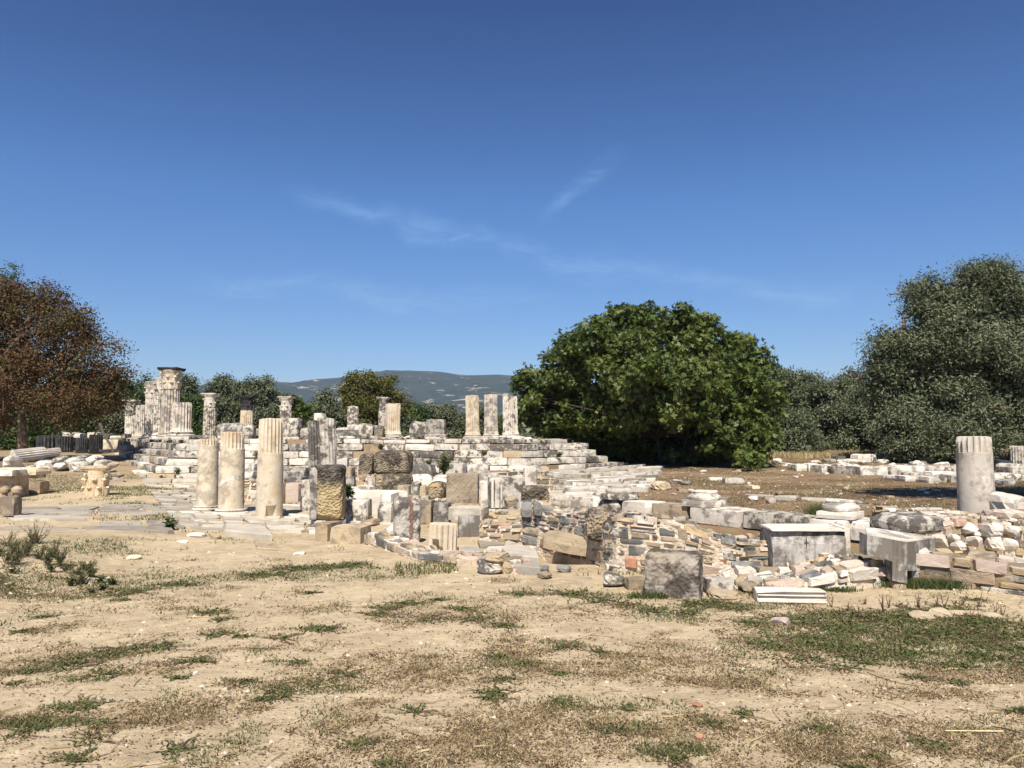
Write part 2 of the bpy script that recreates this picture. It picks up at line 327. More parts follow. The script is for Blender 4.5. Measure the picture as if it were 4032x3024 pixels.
def bx(name, label, cat, x0, x1, yt, yb, mat='marble_grey', z=0.0, d=None, th=0.4, yaw=0.0, group=None, tilt=(0, 0), terr=False, sink=0.03, **kw):
    """a block whose front face spans photo x0..x1 and yt..yb, its foot on height z (or terrain) or at depth d"""
    xm = (x0+x1)/2
    if terr: p = T(xm, yb)
    elif d is not None: p = P(xm, yb, d)
    else: p = G(xm, yb, z)
    dd = p.y; w = abs(P(x1, yb, dd).x-P(x0, yb, dd).x)/max(0.3, math.cos(yaw))
    h = P(xm, yt, dd).z-p.z+sink
    c = Vector((p.x, p.y+th/2, p.z-sink))
    o = put_block(name, w, th, h, mat, c, yaw, tilt=tilt, **kw)
    return tag(o, label, cat, group)
def rock_mesh(w, d, h, seed, n=9, cuts=7):
    n = n+3
    # rounded boulder cut by random planes
    rs = np.random.RandomState(int(seed) % 99991)
    V = []; F = []; m = max(5, n-3)
    for i in range(m+1):
        th = math.pi*i/m
        for j in range(n):
            ph = 2*math.pi*(j+0.5*(i % 2))/n; V.append((math.sin(th)*math.cos(ph), math.sin(th)*math.sin(ph), math.cos(th)))
    for i in range(m):
        for j in range(n):
            a = i*n+j; b = i*n+(j+1) % n; F.append((a, a+n, b+n, b))
    V = np.array(V); V = np.sign(V)*np.abs(V)**0.75
    V *= (1+0.16*snoise(V, 1.3, 2, seed)[:, None])
    for _ in range(cuts):
        nn = rs.normal(size=3); nn /= np.linalg.norm(nn); k = rs.uniform(0.6, 0.85)
        V = V-np.maximum(0, V@nn-k)[:, None]*nn
    V = V*(1+0.035*snoise(V, 4.5, 3, seed+4)[:, None])
    mn, mx_ = V.min(0), V.max(0); V = (V-mn)/(mx_-mn)-np.array([0.5, 0.5, 0.0])
    return V*np.array([w, d, h]), F
def rock(name, label, cat, x0, x1, yt, yb, mat='marble_grey', z=0.0, d=None, th=None, terr=True, group=None, yaw=None, sink=0.12, parent=None, n=9):
    xm = (x0+x1)/2
    if d is not None: p = P(xm, yb, d)
    elif terr: p = T(xm, yb)
    else: p = G(xm, yb, z)
    w = abs(P(x1, yb, p.y).x-P(x0, yb, p.y).x); h = max(0.03, P(xm, yt, p.y).z-p.z); h = h*(1+sink); s = nseed()
    V, F = rock_mesh(w, th or w*0.8, h, s, n)
    o = mesh_obj(name, V, F, mat, parent); o.location = (p.x, p.y+(th or w*0.8)*0.4, p.z-h*sink)
    return tag(o, label, cat, group)
def lathe(prof, n=32, amp=0.0, seed=0):
    V = []; F = []
    for r, z in prof:
        for j in range(n):
            a = 2*math.pi*j/n; V.append((r*math.cos(a), r*math.sin(a), z))
    m = len(prof)
    for i in range(m-1):
        for j in range(n):
            F.append((i*n+j, i*n+(j+1) % n, (i+1)*n+(j+1) % n, (i+1)*n+j))
    F.append(tuple(range(n-1, -1, -1))); F.append(tuple((m-1)*n+j for j in range(n)))
    V = np.array(V)
    if amp:
        k = 1+snoise(V, 6, 3, seed)*amp/max(0.05, V[:, :2].max()); V[:, 0] *= k; V[:, 1] *= k; V[:, 2] += snoise(V, 5, 2, seed+3)*amp*0.5
    return V, F
def shaft_mesh(R, h, n=20, fl_from=0.0, taper=0.0, top_break=0.03, seed=0, dep=0.09, apo=True, damage=0.4, sub=6, notch=None):
    """column shaft, round to fl_from then fluted; broken uneven top"""
    rs = np.random.RandomState(int(seed) % 9999)
    M = n*sub; zs = [0.0]
    if fl_from > 0: zs += list(np.linspace(0, fl_from, 6)[1:]); zs += [fl_from+0.004]
    nseg = max(4, int((h-fl_from)/0.14)); zs += list(np.linspace(fl_from, h, nseg+1)[1:])
    zs = np.array(zs); th = 2*np.pi*np.arange(M)/M; ph = (np.arange(M) % sub)/sub
    prof = -dep*R*np.sin(np.pi*ph)**0.6*1.7
    rings = []
    for k, z in enumerate(zs):
        Rz = R*(1-taper*z/h)
        if fl_from > 0 and z <= fl_from+1e-6: r = np.full(M, Rz)
        else:
            pts = np.stack([np.cos(th)*R, np.sin(th)*R, np.full(M, z)], -1)
            wear = np.clip(snoise(pts, 2.2, 3, seed)*damage*2.2, 0, 0.9)
            r = Rz*(0.985)+prof*(1-wear)-wear*0.02*R*2
            if apo and fl_from == 0: r += R*0.13*max(0, 1-z/(0.22*R))**2
        pts = np.stack([np.cos(th)*R, np.sin(th)*R, np.full(M, z)], -1)
        r = r+snoise(pts, 4, 3, seed+5)*0.008*damage*2
        zz = np.full(M, z)
        t = z/h
        if t > 0.6:
            br = snoise(np.stack([np.cos(th)*R, np.sin(th)*R, 0*th], -1), 1.6/R*0.35, 3, seed+9)*top_break*2
            zz = zz+br*((t-0.6)/0.4)
        if k == len(zs)-1: r = r*0.97
        rings.append(np.stack([r*np.cos(th), r*np.sin(th), zz], -1))
    # edge rounding at the top then centre
    last = rings[-1].copy(); last[:, :2] *= 0.9; last[:, 2] += 0.008; rings.append(last)
    V = np.concatenate(rings); nr = len(rings); F = []
    for i in range(nr-1):
        for j in range(M):
            F.append((i*M+j, i*M+(j+1) % M, (i+1)*M+(j+1) % M, (i+1)*M+j))
    ci = len(V); V = np.vstack([V, [[0, 0, V[-M:, 2].mean()]], [[0, 0, 0]]])
    for j in range(M): F.append(((nr-1)*M+j, (nr-1)*M+(j+1) % M, ci)); F.append(((j+1) % M, j, ci+1))
    if notch is not None:   # a bite out of the foot: (angle, width, height)
        a0, w, hh = notch
        for q in range(len(V)):
            x, y, z = V[q]; a = (math.atan2(y, x)-a0+math.pi) % (2*math.pi)-math.pi
            g = max(0, 1-(abs(a)/w)**2)*hh
            if z < g: V[q, 0] *= 0.4; V[q, 1] *= 0.4
    return V, F
def attic_base(R, h):
    # torus, scotia, torus over a square plinth (plinth built apart); profile from bottom up
    p = []
    for t in np.linspace(-1, 1, 7): p.append((R*1.26+0.10*R*math.sqrt(max(0, 1-t*t)), h*(0.20+0.20*t)))
    for t in np.linspace(0, 1, 5): p.append((R*(1.24-0.10*math.sin(math.pi*t)-0.04*t), h*(0.42+0.28*t)))
    for t in np.linspace(-1, 1, 6): p.append((R*1.12+0.07*R*math.sqrt(max(0, 1-t*t)), h*(0.84+0.13*t)))
    return p
def capital_parts(parent, R, h, mat, seed=0, keep=1.0, abacus=True, wide=1.0, matab=None):
    rs = np.random.RandomState(seed)
    prof = [(R*0.9, 0), (R*0.93, h*0.1), (R*0.9, h*0.45), (R*0.98, h*0.7), (R*1.15*wide, h*0.86), (R*1.1, h*0.88)]
    V, F = lathe(prof, 28, 0.03*R, seed); mesh_obj('bell', V, F, mat, parent)
    def leaf(a, z0, hl, w, rad, curl, name='acanthus_leaf'):
        V = []; F = []; nu, nv = 7, 4
        for i in range(nu):
            t = i/(nu-1); ww = w*(0.75+0.45*math.sin(math.pi*min(1, t*1.15)))*(1-0.55*max(0, t-0.6)/0.4)*(1+0.12*math.sin(i*3.0))
            out = rad+R*0.06+R*0.05*t+curl*max(0, t-0.55)**1.5*3.0; z = z0+hl*(t if t < 0.85 else 0.85+0.0*(t-0.85))-(hl*0.12 if t > 0.95 else 0)
            for j in range(nv+1):
                s = j/nv*2-1; b = -0.10*R*abs(s)**1.5+(0.03*R if j % 2 == 0 else 0)
                r = out+b; aa = a+s*ww/rad*0.5; V.append((r*math.cos(aa), r*math.sin(aa), z-0.03*h*abs(s)))
        n0 = len(V)
        for i in range(nu):
            for j in range(nv+1):
                x, y, z = V[i*(nv+1)+j]; k = 1-0.09*R/math.hypot(x, y); V.append((x*k, y*k, z-0.01*h))
        q = nv+1
        for i in range(nu-1):
            for j in range(nv):
                a0 = i*q+j; F.append((a0, a0+1, a0+1+q, a0+q)); F.append((n0+a0, n0+a0+q, n0+a0+1+q, n0+a0+1))
            for j in (0, nv):
                a0 = i*q+j; F.append((a0, a0+q, n0+a0+q, n0+a0))
        for j in range(nv): F.append(((nu-1)*q+j, (nu-1)*q+j+1, n0+(nu-1)*q+j+1, n0+(nu-1)*q+j))
        V = np.array(V); V += (snoise(V, 9/R*0.35, 3, rs.randint(99))*0.03*R)[:, None]*np.array([1, 1, .3]); mesh_obj(name, V, F, mat, parent)
    for k in range(8):
        if rs.rand() < keep: leaf(k*math.pi/4+0.39, 0.0, h*0.42, R*0.68, R*0.93, R*0.22)
    for k in range(8):
        if rs.rand() < keep: leaf(k*math.pi/4, h*0.05, h*0.70, R*0.6, R*0.90, R*0.30)
    for k in range(4):
        if rs.rand() < keep*0.9:
            a = k*math.pi/2+math.pi/4+0.12; V = []; F = []; m = 12
            for i in range(m):     # volute: a curled rib under the abacus corner
                t = i/(m-1); ang = t*2.6*math.pi; rr = R*0.24*(1-0.75*t)
                cx_, cz = R*(1.12*wide+0.12)+rr*math.sin(ang)-0.05*R, h*0.70+rr*math.cos(ang)
                for dy in (-0.09*R, 0.09*R):
                    for dr in (0, 0.07*R):
                        V.append(((cx_-dr*math.sin(ang))*math.cos(a)-dy*math.sin(a), (cx_-dr*math.sin(ang))*math.sin(a)+dy*math.cos(a), cz-dr*math.cos(ang)))
            for i in range(m-1):
                b = i*4; F += [(b, b+2, b+6, b+4), (b+1, b+5, b+7, b+3), (b, b+4, b+5, b+1), (b+2, b+3, b+7, b+6)]
            mesh_obj('volute', np.array(V), F, mat, parent)
    if abacus:
        pts = []; S = R*1.62*wide
        for k in range(4):
            a = k*math.pi/2+math.pi/4
            for s in (-0.09, 0.09): pts.append((S*math.cos(a+s), S*math.sin(a+s)))
            a2 = a+math.pi/4
            for u in (-0.5, 0, 0.5):
                rr = R*1.10*wide*(1+0.22*abs(u)); pts.append((rr*math.cos(a2+u*0.9), rr*math.sin(a2+u*0.9)))
        n = len(pts); V = []; F = []
        for sc, z in ((0.9, h*0.86), (0.93, h*0.91), (1.0, h*0.93), (1.0, h*1.0), (0.5, h*1.0)):
            for p in pts: V.append((p[0]*sc, p[1]*sc, z))
        for i in range(4):
            for j in range(n): F.append((i*n+j, i*n+(j+1) % n, (i+1)*n+(j+1) % n, (i+1)*n+j))
        F.append(tuple(4*n+j for j in range(n))); F.append(tuple(range(n-1, -1, -1)))
        V = np.array(V); V += (snoise(V, 7, 3, seed+2)*0.02*R)[:, None]
        mesh_obj('abacus', V, F, matab or mat, parent)

def column(label, sx, ybase, ytop, wpx, d, z=None, mat='marble_streaked', fl_from_y=None, base=None, capital=None, capmat=None, plinth=True, name='temple_column', cat='column',
           group=None, lean=(0, 0), rz=0.0, taper=0.03, tb=0.03, damage=0.4, basemat=None, n=20, notch=None, keep=0.9, abacus=True, capw=1.0, plmat=None, dep=0.09, matab=None, dep_sub=6):
    p = P(sx, ybase, d)
    if z is not None: p.z = z
    R = 0.5*wpx/S_/FPX*d
    root = thing(name, label, cat, p, rz, group, lean); zc = 0.0; sd = nseed()
    if base:
        bh = R*base
        if plinth:
            V, F = block_mesh(R*2.75, R*2.75, bh*0.42, sd, seg=0.2, rnd=0.02, amp=0.01, chips=3); mesh_obj('plinth', V-np.array([0, 0, 0.03]), F, plmat or basemat or mat, root)
            zc = bh*0.42-0.03
        V, F = lathe(attic_base(R, bh*0.58), 36, 0.012, sd); mesh_obj('base', V+np.array([0, 0, zc]), F, basemat or mat, root); zc += bh*0.58
    ztop = P(sx, ytop, d).z-p.z
    caph = 0
    if capital: caph = (P(sx, ytop, d).z-P(sx, capital, d).z)
    fl = 0.0
    if fl_from_y: fl = max(0.05, P(sx, fl_from_y, d).z-p.z-zc)
    V, F = shaft_mesh(R, ztop-caph-zc, n, fl, taper, tb if not capital else 0.0, sd, damage=damage, notch=notch, dep=dep, sub=dep_sub)
    mesh_obj('shaft', V, F, mat, root, (0, 0, zc-0.01))
    if capital:
        cr = thing_part('capital', root, (0, 0, ztop-caph)); capital_parts(cr, R*(1-taper)*0.98, caph, capmat or mat, sd, keep, abacus, capw, matab)
    return root
def thing_part(name, parent, loc):
    o = bpy.data.objects.new(name, None); C.objects.link(o); o.parent = parent; o.location = loc; o.empty_display_size = 0.1; return o

# ------------------------------------------------------------------ rubble masonry
def guillotine(x0, y0, x1, y1, mw, mh, rs, out):
    w, h = x1-x0, y1-y0
    if w <= mw*rs.uniform(0.8, 1.5) and h <= mh*rs.uniform(0.8, 1.5): out.append((x0, y0, x1, y1)); return
    if w/mw > h/mh:
        c = x0+w*rs.uniform(0.33, 0.67); guillotine(x0, y0, c, y1, mw, mh, rs, out); guillotine(c, y0, x1, y1, mw, mh, rs, out)
    else:
        c = y0+h*rs.uniform(0.33, 0.67); guillotine(x0, y0, x1, c, mw, mh, rs, out); guillotine(x0, c, x1, y1, mw, mh, rs, out)
def courses(L, H, mw, mh, rs, out):
    y = 0.0
    while y < H-0.02:
        h = mh*rs.uniform(0.6, 1.45)
        if H-y-h < mh*0.45: h = H-y
        x = -rs.uniform(0, mw*0.5)
        while x < L:
            w = mw*rs.uniform(0.45, 1.7)*(0.7+0.3*h/mh)
            x0, x1 = max(0, x), min(L, x+w)
            if x1-x0 > 0.03:
                dy0, dy1 = rs.uniform(-0.08, 0.08, 2)*h
                r = rs.rand()
                if r < 0.16 and h > mh*0.8: m = y+h*rs.uniform(0.4, 0.6); out += [(x0, y, x1, m), (x0, m, x1, y+h)]
                elif r < 0.28 and w > mw: m = x0+(x1-x0)*rs.uniform(0.65, 0.8); out += [(x0, y+dy0, m, y+h+dy1), (m, y, x1, y+h*0.5), (m, y+h*0.5, x1, y+h)]
                elif r < 0.36: out.append((x0, y-mh*0.3, x1, y+h+mh*0.3))
                else: out.append((x0, y+dy0, x1, y+h+dy1))
            x += w
        y += h
def cell_stone(cell, frame, rs, joint=0.012, prot=0.02, back=0.08, slant=0.0, cmax=0.34):
    """irregular 8-sided stone filling a cell; frame(u,v,o) -> world"""
    x0, y0, x1, y1 = cell; cx_, cy_ = (x0+x1)/2, (y0+y1)/2; a, b = (x1-x0)/2-joint, (y1-y0)/2-joint
    a = max(a, 0.012); b = max(b, 0.01); cut = rs.uniform(0.04, cmax, 8); pts = []
    cor = [(-1, -1), (1, -1), (1, 1), (-1, 1)]
    for k, (sx, sy) in enumerate(cor):
        c1, c2 = cut[2*k], cut[2*k+1]
        p = (sx*a*(1-c1), sy*b*rs.uniform(0.85, 1.0)); q = (sx*a*rs.uniform(0.88, 1.0), sy*b*(1-c2))
        pts += [p, q] if k in (1, 3) else [q, p]
    pts = [(cx_+u+slant*v, cy_+v) for u, v in pts]
    jit = rs.uniform(-0.3, 0.3, (8,)); V = []; F = []
    inset = rs.uniform(0.84, 0.95); pr = prot*rs.uniform(0.3, 1.5); sx_, sy_ = rs.uniform(-0.5, 0.5, 2)*prot
    for u, v in pts: V.append(frame(u, v, -back))
    for u, v in pts: V.append(frame(u, v, pr*0.35))
    for i, (u, v) in enumerate(pts):
        uu, vv = cx_+(u-cx_)*inset, cy_+(v-cy_)*inset
        V.append(frame(uu, vv, pr*(1+jit[i]*0.5)+sx_*(uu-cx_)/a+sy_*(vv-cy_)/b))
    for i in range(8):
        j = (i+1) % 8; F.append((i, j, 8+j, 8+i)); F.append((8+i, 8+j, 16+j, 16+i))
    c = np.mean(np.array(V[16:24]), axis=0); V.append(tuple(c)); 
    for i in range(8): F.append((16+i, 16+(i+1) % 8, 24))
    return V, F
def pick(rs, table):
    r = rs.rand()*sum(w for _, w in table)
    for m, w in table:
        r -= w
        if r <= 0: return m
    return table[-1][0]
RUBBLE = [('tan_stone', 3), ('brown_stone', 2.5), ('marble_white', 1.2), ('marble_grey', 2), ('schist', 1.6), ('pink_stone', 2), ('conglomerate', 0.8), ('brick', 0.35)]
def wall(name, label, pts, th=0.45, mw=0.26, mh=0.12, seed=1, table=RUBBLE, topstones=True, prot=0.03, core='mortar', cat='wall', ends=True, joint=0.012, group=None, flip=False):
    """pts: (x, y, zbottom, ztop) along the front face"""
    rs = np.random.RandomState(seed); pts = [tuple(map(float, p)) for p in pts]
    org = Vector((pts[0][0], pts[0][1], 0)); root = thing(name, label, cat, (org.x, org.y, pts[0][2]), group=group)
    L = [0.0]
    for a, b in zip(pts, pts[1:]): L.append(L[-1]+math.hypot(b[0]-a[0], b[1]-a[1]))
    def at(s):
        s = min(max(s, 0), L[-1]-1e-6); k = max(i for i in range(len(L)-1) if L[i] <= s+1e-9)
        t = (s-L[k])/(L[k+1]-L[k]); a, b = pts[k], pts[k+1]
        dx, dy = (b[0]-a[0])/(L[k+1]-L[k]), (b[1]-a[1])/(L[k+1]-L[k])
        nx, ny = dy, -dx
        x = a[0]+(b[0]-a[0])*t; y = a[1]+(b[1]-a[1])*t
        if flip: nx, ny = -nx, -ny
        return x, y, a[2]+(b[2]-a[2])*t, a[3]+(b[3]-a[3])*t, nx, ny
    o0 = np.array([org.x, org.y, pts[0][2]])
    hm = max(p[3]-p[2] for p in pts)
    def face(u, v, o):   # v in metres of the tallest height, scaled to local height
        x, y, zb, zt, nx, ny = at(u); v = min(v, hm*1.01); wv = 0.025*hm*math.sin(u*2.3+seed)*math.sin(math.pi*v/hm)
        return np.array([x+nx*o, y+ny*o, zb+(zt-0.03-zb)*v/hm+wv])-o0
    def top(u, v, o):
        x, y, zb, zt, nx, ny = at(u); return np.array([x-nx*v, y-ny*v, zt-0.035+o+0.02*math.sin(u*5+v*9)])-o0
    # core
    n = max(4, int(L[-1]/0.12)); V = []; F = []; m = 6
    for i in range(n+1):
        x, y, zb, zt, nx, ny = at(L[-1]*i/n)
        zz = zt-0.055+0.02*math.sin(i*1.7)+0.015*math.sin(i*4.1+1)
        q = [(0.012, zb-0.15), (0.008, zb+(zt-zb)*0.5), (0.0, zz-0.02), (-0.04, zz), (-th*0.5, zz+0.01), (-th+0.03, zz), (-th, zz-0.03), (-th, zb-0.15)]
        m = len(q)
        for o, z in q: 
            o2 = o+0.008*math.sin(i*2.3+z*30); V.append(np.array([x+nx*o2, y+ny*o2, z])-o0)
    for i in range(n):
        for j in range(m-1): F.append((i*m+j, (i+1)*m+j, (i+1)*m+j+1, i*m+j+1))
    F.append(tuple(range(m))); F.append(tuple(n*m+j for j in range(m-1, -1, -1)))
    mesh_obj('mortar_core', V, F, core, root)
    cells = []; courses(L[-1], hm, mw, mh, rs, cells)
    for c in cells:
        Vv, Ff = cell_stone(c, face, rs, joint, prot, 0.1); place_piece('stone', Vv, Ff, pick(rs, table), root)
    if topstones:
        cells = []; guillotine(0, 0.0, L[-1], th, mw*0.95, mw*0.75, rs, cells)
        for c in cells:
            if rs.rand() < 0.12: continue
            Vv, Ff = cell_stone(c, top, rs, joint, prot*0.8, 0.06); place_piece('stone', Vv, Ff, pick(rs, table), root)
    return root
def place_piece(name, V, F, mat, root):
    V = np.array(V); c = V.mean(0); o = mesh_obj(name, V-c, F, mat, root); o.location = c; return o
def slabs(root, quad, mw, mh, mats, rs, z=None, t=0.04, skip=0.2, joint=0.025, terr=True, name='slab', mask=None, relief=0.02, limit=280):
    """irregular paving slabs over a ground quad (a, b, c, d corners, a-b near edge)"""
    a, b, c, d = [np.array(q[:2], dtype=float) for q in quad]
    W = (np.linalg.norm(b-a)+np.linalg.norm(c-d))/2; H = (np.linalg.norm(d-a)+np.linalg.norm(c-b))/2
    cells = []; guillotine(0, 0, W, H, mw, mh, rs, cells); cnt = 0
    def fr(u, v, o):
        s, q = min(1, max(0, u/W)), min(1, max(0, v/H)); p = (a*(1-s)+b*s)*(1-q)+(d*(1-s)+c*s)*q
        zz = fr.z0 if z is None else z
        return np.array([p[0], p[1], zz+o+fr.tl[0]*(u-fr.c[0])+fr.tl[1]*(v-fr.c[1])])
    for cl in cells:
        if rs.rand() < skip: continue
        u, v = (cl[0]+cl[2])/2, (cl[1]+cl[3])/2; fr.c = (u, v); fr.tl = rs.uniform(-relief, relief, 2); fr.z0 = 0
        p = fr(u, v, 0)
        if mask and not mask(p[0], p[1]): continue
        fr.z0 = hz(p[0], p[1])+t*rs.uniform(0.5, 1.0)
        V, F = cell_stone(cl, fr, rs, joint*rs.uniform(0.6, 2.2), 0.006, 0.12, rs.uniform(-0.25, 0.25), 0.6); place_piece(name, V, F, pick(rs, mats), root); cnt += 1
        if cnt >= limit: break
    return cnt

# ------------------------------------------------------------------ ground
def ellipse(x, y, sx, sy, rx, ry, ang=0.0):
    """soft ellipse given by photo centre (px) and radii in metres"""
    g = G(sx, sy); dx = x-g.x; dy = y-g.y; c, s = math.cos(ang), math.sin(ang)
    u = (dx*c+dy*s)/rx; v = (-dx*s+dy*c)/ry; return np.clip(1.25-np.sqrt(u*u+v*v), 0, 1)
GREEN = [(3480, 2500, 1.5, 1.0, -0.1), (3900, 2500, 1.4, 0.95, 0), (3700, 2560, 1.0, 0.6, 0), (3150, 2440, 0.9, 0.22, 0), (2880, 2400, 0.7, 0.18, 0), (2400, 2350, 0.8, 0.22, -0.4), (2620, 2440, 0.5, 0.2, -0.3),
         (1150, 2270, 1.7, 0.42, 0), (1330, 2240, 0.7, 0.4, 0), (420, 2300, 1.6, 0.9, 0.3), (250, 2180, 1.2, 1.2, 0), (480, 2570, 0.5, 0.14, 0.2), (160, 2860, 0.28, 0.12, 0), (330, 2680, 0.3, 0.1, 0), (270, 2790, 0.2, 0.06, 0),
         (1300, 2480, 0.2, 0.08, 0), (830, 2410, 0.25, 0.08, 0), (1100, 2610, 0.15, 0.06, 0), (2200, 2560, 0.3, 0.1, 0), (2650, 2960, 0.25, 0.12, 0), (2350, 2780, 0.6, 0.2, 0), (3700, 2320, 1.0, 0.12, 0), (1250, 2700, 0.5, 0.2, 0),
         (900, 2020, 1.5, 0.7, 0), (620, 1985, 1.5, 0.7, 0), (1250, 2090, 0.8, 0.25, 0), (1900, 2100, 0.5, 0.3, 0)]
DRY = [(1800, 2620, 1.7, 0.5, 0), (1400, 2620, 0.9, 0.4, 0), (700, 2800, 0.55, 0.28, 0.25), (500, 2640, 0.8, 0.22, 0.3), (250, 2590, 0.7, 0.2, 0.3), (2400, 2640, 1.2, 0.4, 0), (2700, 2900, 1.0, 0.4, 0), (1700, 2960, 1.0, 0.3, 0),
       (2200, 2860, 1.3, 0.35, 0), (2900, 2680, 0.8, 0.3, 0), (3300, 2920, 1.2, 0.4, 0), (3900, 2900, 0.7, 0.3, 0), (2000, 2430, 1.3, 0.4, 0), (1500, 2400, 0.8, 0.3, 0), (3000, 2560, 0.9, 0.4, 0), (3950, 2650, 1.0, 0.3, 0), (3600, 2740, 1.0, 0.15, 0), (1050, 2480, 0.7, 0.2, 0), (2250, 2330, 1.0, 0.25, 0),
       (100, 2640, 0.5, 0.2, 0), (900, 2560, 0.5, 0.15, 0), (200, 2330, 1.6, 0.5, 0)]
def green_mask(x, y):
    m = np.zeros_like(x)
    for e in GREEN: m = np.maximum(m, ellipse(x, y, *e))
    n = fbm2(x, y*1.2, 2.3, 5, 5); f = fbm2(x+3, y, 9.0, 8, 3)
    return np.clip(np.clip(m*1.6, 0, 1)*1.1-(1-n)*1.35+0.12, 0, 1)*1.5*(0.25+1.5*f*f)+np.clip(fbm2(x, y*1.2, 2.1, 11, 5)-0.60, 0, 1)*2.2*(0.2+f)
def dry_mask(x, y):
    m = np.zeros_like(x)
    for e in DRY: m = np.maximum(m, ellipse(x, y, *e))
    n = fbm2(x, y*1.3, 2.3, 21, 5); f = fbm2(x, y, 8.0, 28, 3)
    return (np.clip(m*1.0+n*2.2-1.40, 0, 1)+np.clip(fbm2(x, y*1.3, 2.4, 31, 5)-0.55, 0, 1)*3.5)*(0.15+2.2*f**3)
def build_ground():
    ys = [-60, -30, -12, -4, 0, 1.2]+list(np.arange(2.0, 17.0, 0.085))
    y = 17.0; st = 0.12
    while y < 4300: ys.append(y); y += st; st *= 1.045
    xs = list(np.arange(-9.5, 9.51, 0.085)); x = 9.5; st = 0.1
    right = []
    while x < 4300:
        x += st; st *= 1.07; right.append(x)
    xs = [-v for v in reversed(right)]+xs+right
    X, Y = np.meshgrid(np.array(xs), np.array(ys)); Z = hgt(X, Y); nx, ny = len(xs), len(ys)
    V = np.stack([X, Y, Z], -1).reshape(-1, 3)
    i, j = np.meshgrid(np.arange(nx-1), np.arange(ny-1)); a = (j*nx+i).ravel(); F = np.stack([a, a+1, a+1+nx, a+nx], -1)
    m = bpy.data.materials.new('ground_soil'); m.use_nodes = True; nt = m.node_tree; nt.nodes.clear(); L = nt.links.new; MATS['ground_soil'] = m
    geo = N(nt, 'ShaderNodeNewGeometry'); pos = geo.outputs['Position']
    def noise(scale, detail=6, rough=0.6, stretch=None):
        n = N(nt, 'ShaderNodeTexNoise'); n.inputs['Scale'].default_value = scale; n.inputs['Detail'].default_value = detail; n.inputs['Roughness'].default_value = rough
        if stretch:
            mp = N(nt, 'ShaderNodeMapping'); mp.inputs['Scale'].default_value = stretch; L(pos, mp.inputs[0]); L(mp.outputs[0], n.inputs['Vector'])
        else: L(pos, n.inputs['Vector'])
        return n.outputs[0]
    at = lambda nm: N(nt, 'ShaderNodeAttribute', attribute_name=nm).outputs['Fac']
    sand = mix(nt, ramp(nt, noise(0.9, 6), 0.35, 0.65), (0.50, 0.395, 0.255), (0.37, 0.285, 0.18))
    sand = mix(nt, ramp(nt, noise(5, 8, 0.7), 0.45, 0.7), sand, (0.59, 0.475, 0.315))
    sand = mix(nt, math_n(nt, 'MULTIPLY', ramp(nt, noise(55, 4, 0.7), 0.5, 0.75), 0.45), sand, (0.24, 0.17, 0.11))
    field = mix(nt, ramp(nt, noise(1.2, 7), 0.35, 0.65), (0.165, 0.098, 0.058), (0.235, 0.155, 0.092))
    field = mix(nt, ramp(nt, noise(0.35, 5), 0.5, 0.62), field, (0.21, 0.17, 0.085))
    field = mix(nt, math_n(nt, 'MULTIPLY', ramp(nt, noise(30, 5, 0.8), 0.5, 0.72), 0.5), field, (0.12, 0.08, 0.05))
    base = mix(nt, at('field'), sand, field)
    dryf = math_n(nt, 'MULTIPLY', math_n(nt, 'MULTIPLY', at('dry'), 0.85), ramp(nt, noise(18, 6, 0.75), 0.35, 0.6))
    base = mix(nt, dryf, base, mix(nt, ramp(nt, noise(40, 4), 0.4, 0.6), (0.16, 0.11, 0.065), (0.30, 0.22, 0.125)))
    grf = math_n(nt, 'MULTIPLY', math_n(nt, 'MULTIPLY', at('green'), 0.75), ramp(nt, noise(22, 6, 0.75), 0.4, 0.6))
    base = mix(nt, grf, base, mix(nt, ramp(nt, noise(30, 4), 0.4, 0.6), (0.07, 0.085, 0.03), (0.13, 0.125, 0.05)))
    far = at('far'); base = mix(nt, math_n(nt, 'MULTIPLY', far, 0.8), base, mix(nt, ramp(nt, noise(0.05, 6), 0.4, 0.6), (0.30, 0.21, 0.11), (0.16, 0.15, 0.07)))
    b = bsdf(nt, 0.95, 0.1); L(base, b.inputs['Base Color'])
    bp = N(nt, 'ShaderNodeBump'); bp.inputs['Strength'].default_value = 0.9; bp.inputs['Distance'].default_value = 0.03
    L(math_n(nt, 'ADD', math_n(nt, 'ADD', noise(14, 8, 0.7), math_n(nt, 'MULTIPLY', noise(70, 4, 0.6), 0.4)), math_n(nt, 'MULTIPLY', noise(3.0, 6, 0.6), 2.2)), bp.inputs['Height']); L(bp.outputs[0], b.inputs['Normal'])
    o = mesh_obj('ground', V, F, m, smooth=True); o['kind'] = 'structure'; me = o.data
    s = ((X-2.6)*6.3+(Y-18.9)*5.3)/8.23
    fieldm = np.clip(np.maximum(sstep(-2.6, -1.2, s)*sstep(0.6, 1.5, X)*sstep(10.0, 11.5, Y)*(0.75+0.25*fbm2(X, Y, 0.3, 2)), np.maximum(sstep(40, 50, Y)*0.8, 0.55*sstep(-12, -15, X)*sstep(22, 28, Y))), 0, 1)
    for nm, arr in (('field', fieldm), ('green', np.clip(green_mask(X, Y), 0, 1)*sstep(40, 18, Y)), ('dry', np.clip(dry_mask(X, Y), 0, 1)*sstep(30, 13, Y)), ('far', sstep(34, 60, Y))):
        a = me.attributes.new(nm, 'FLOAT', 'POINT'); a.data.foreach_set('value', arr.astype(np.float32).ravel())
build_ground()

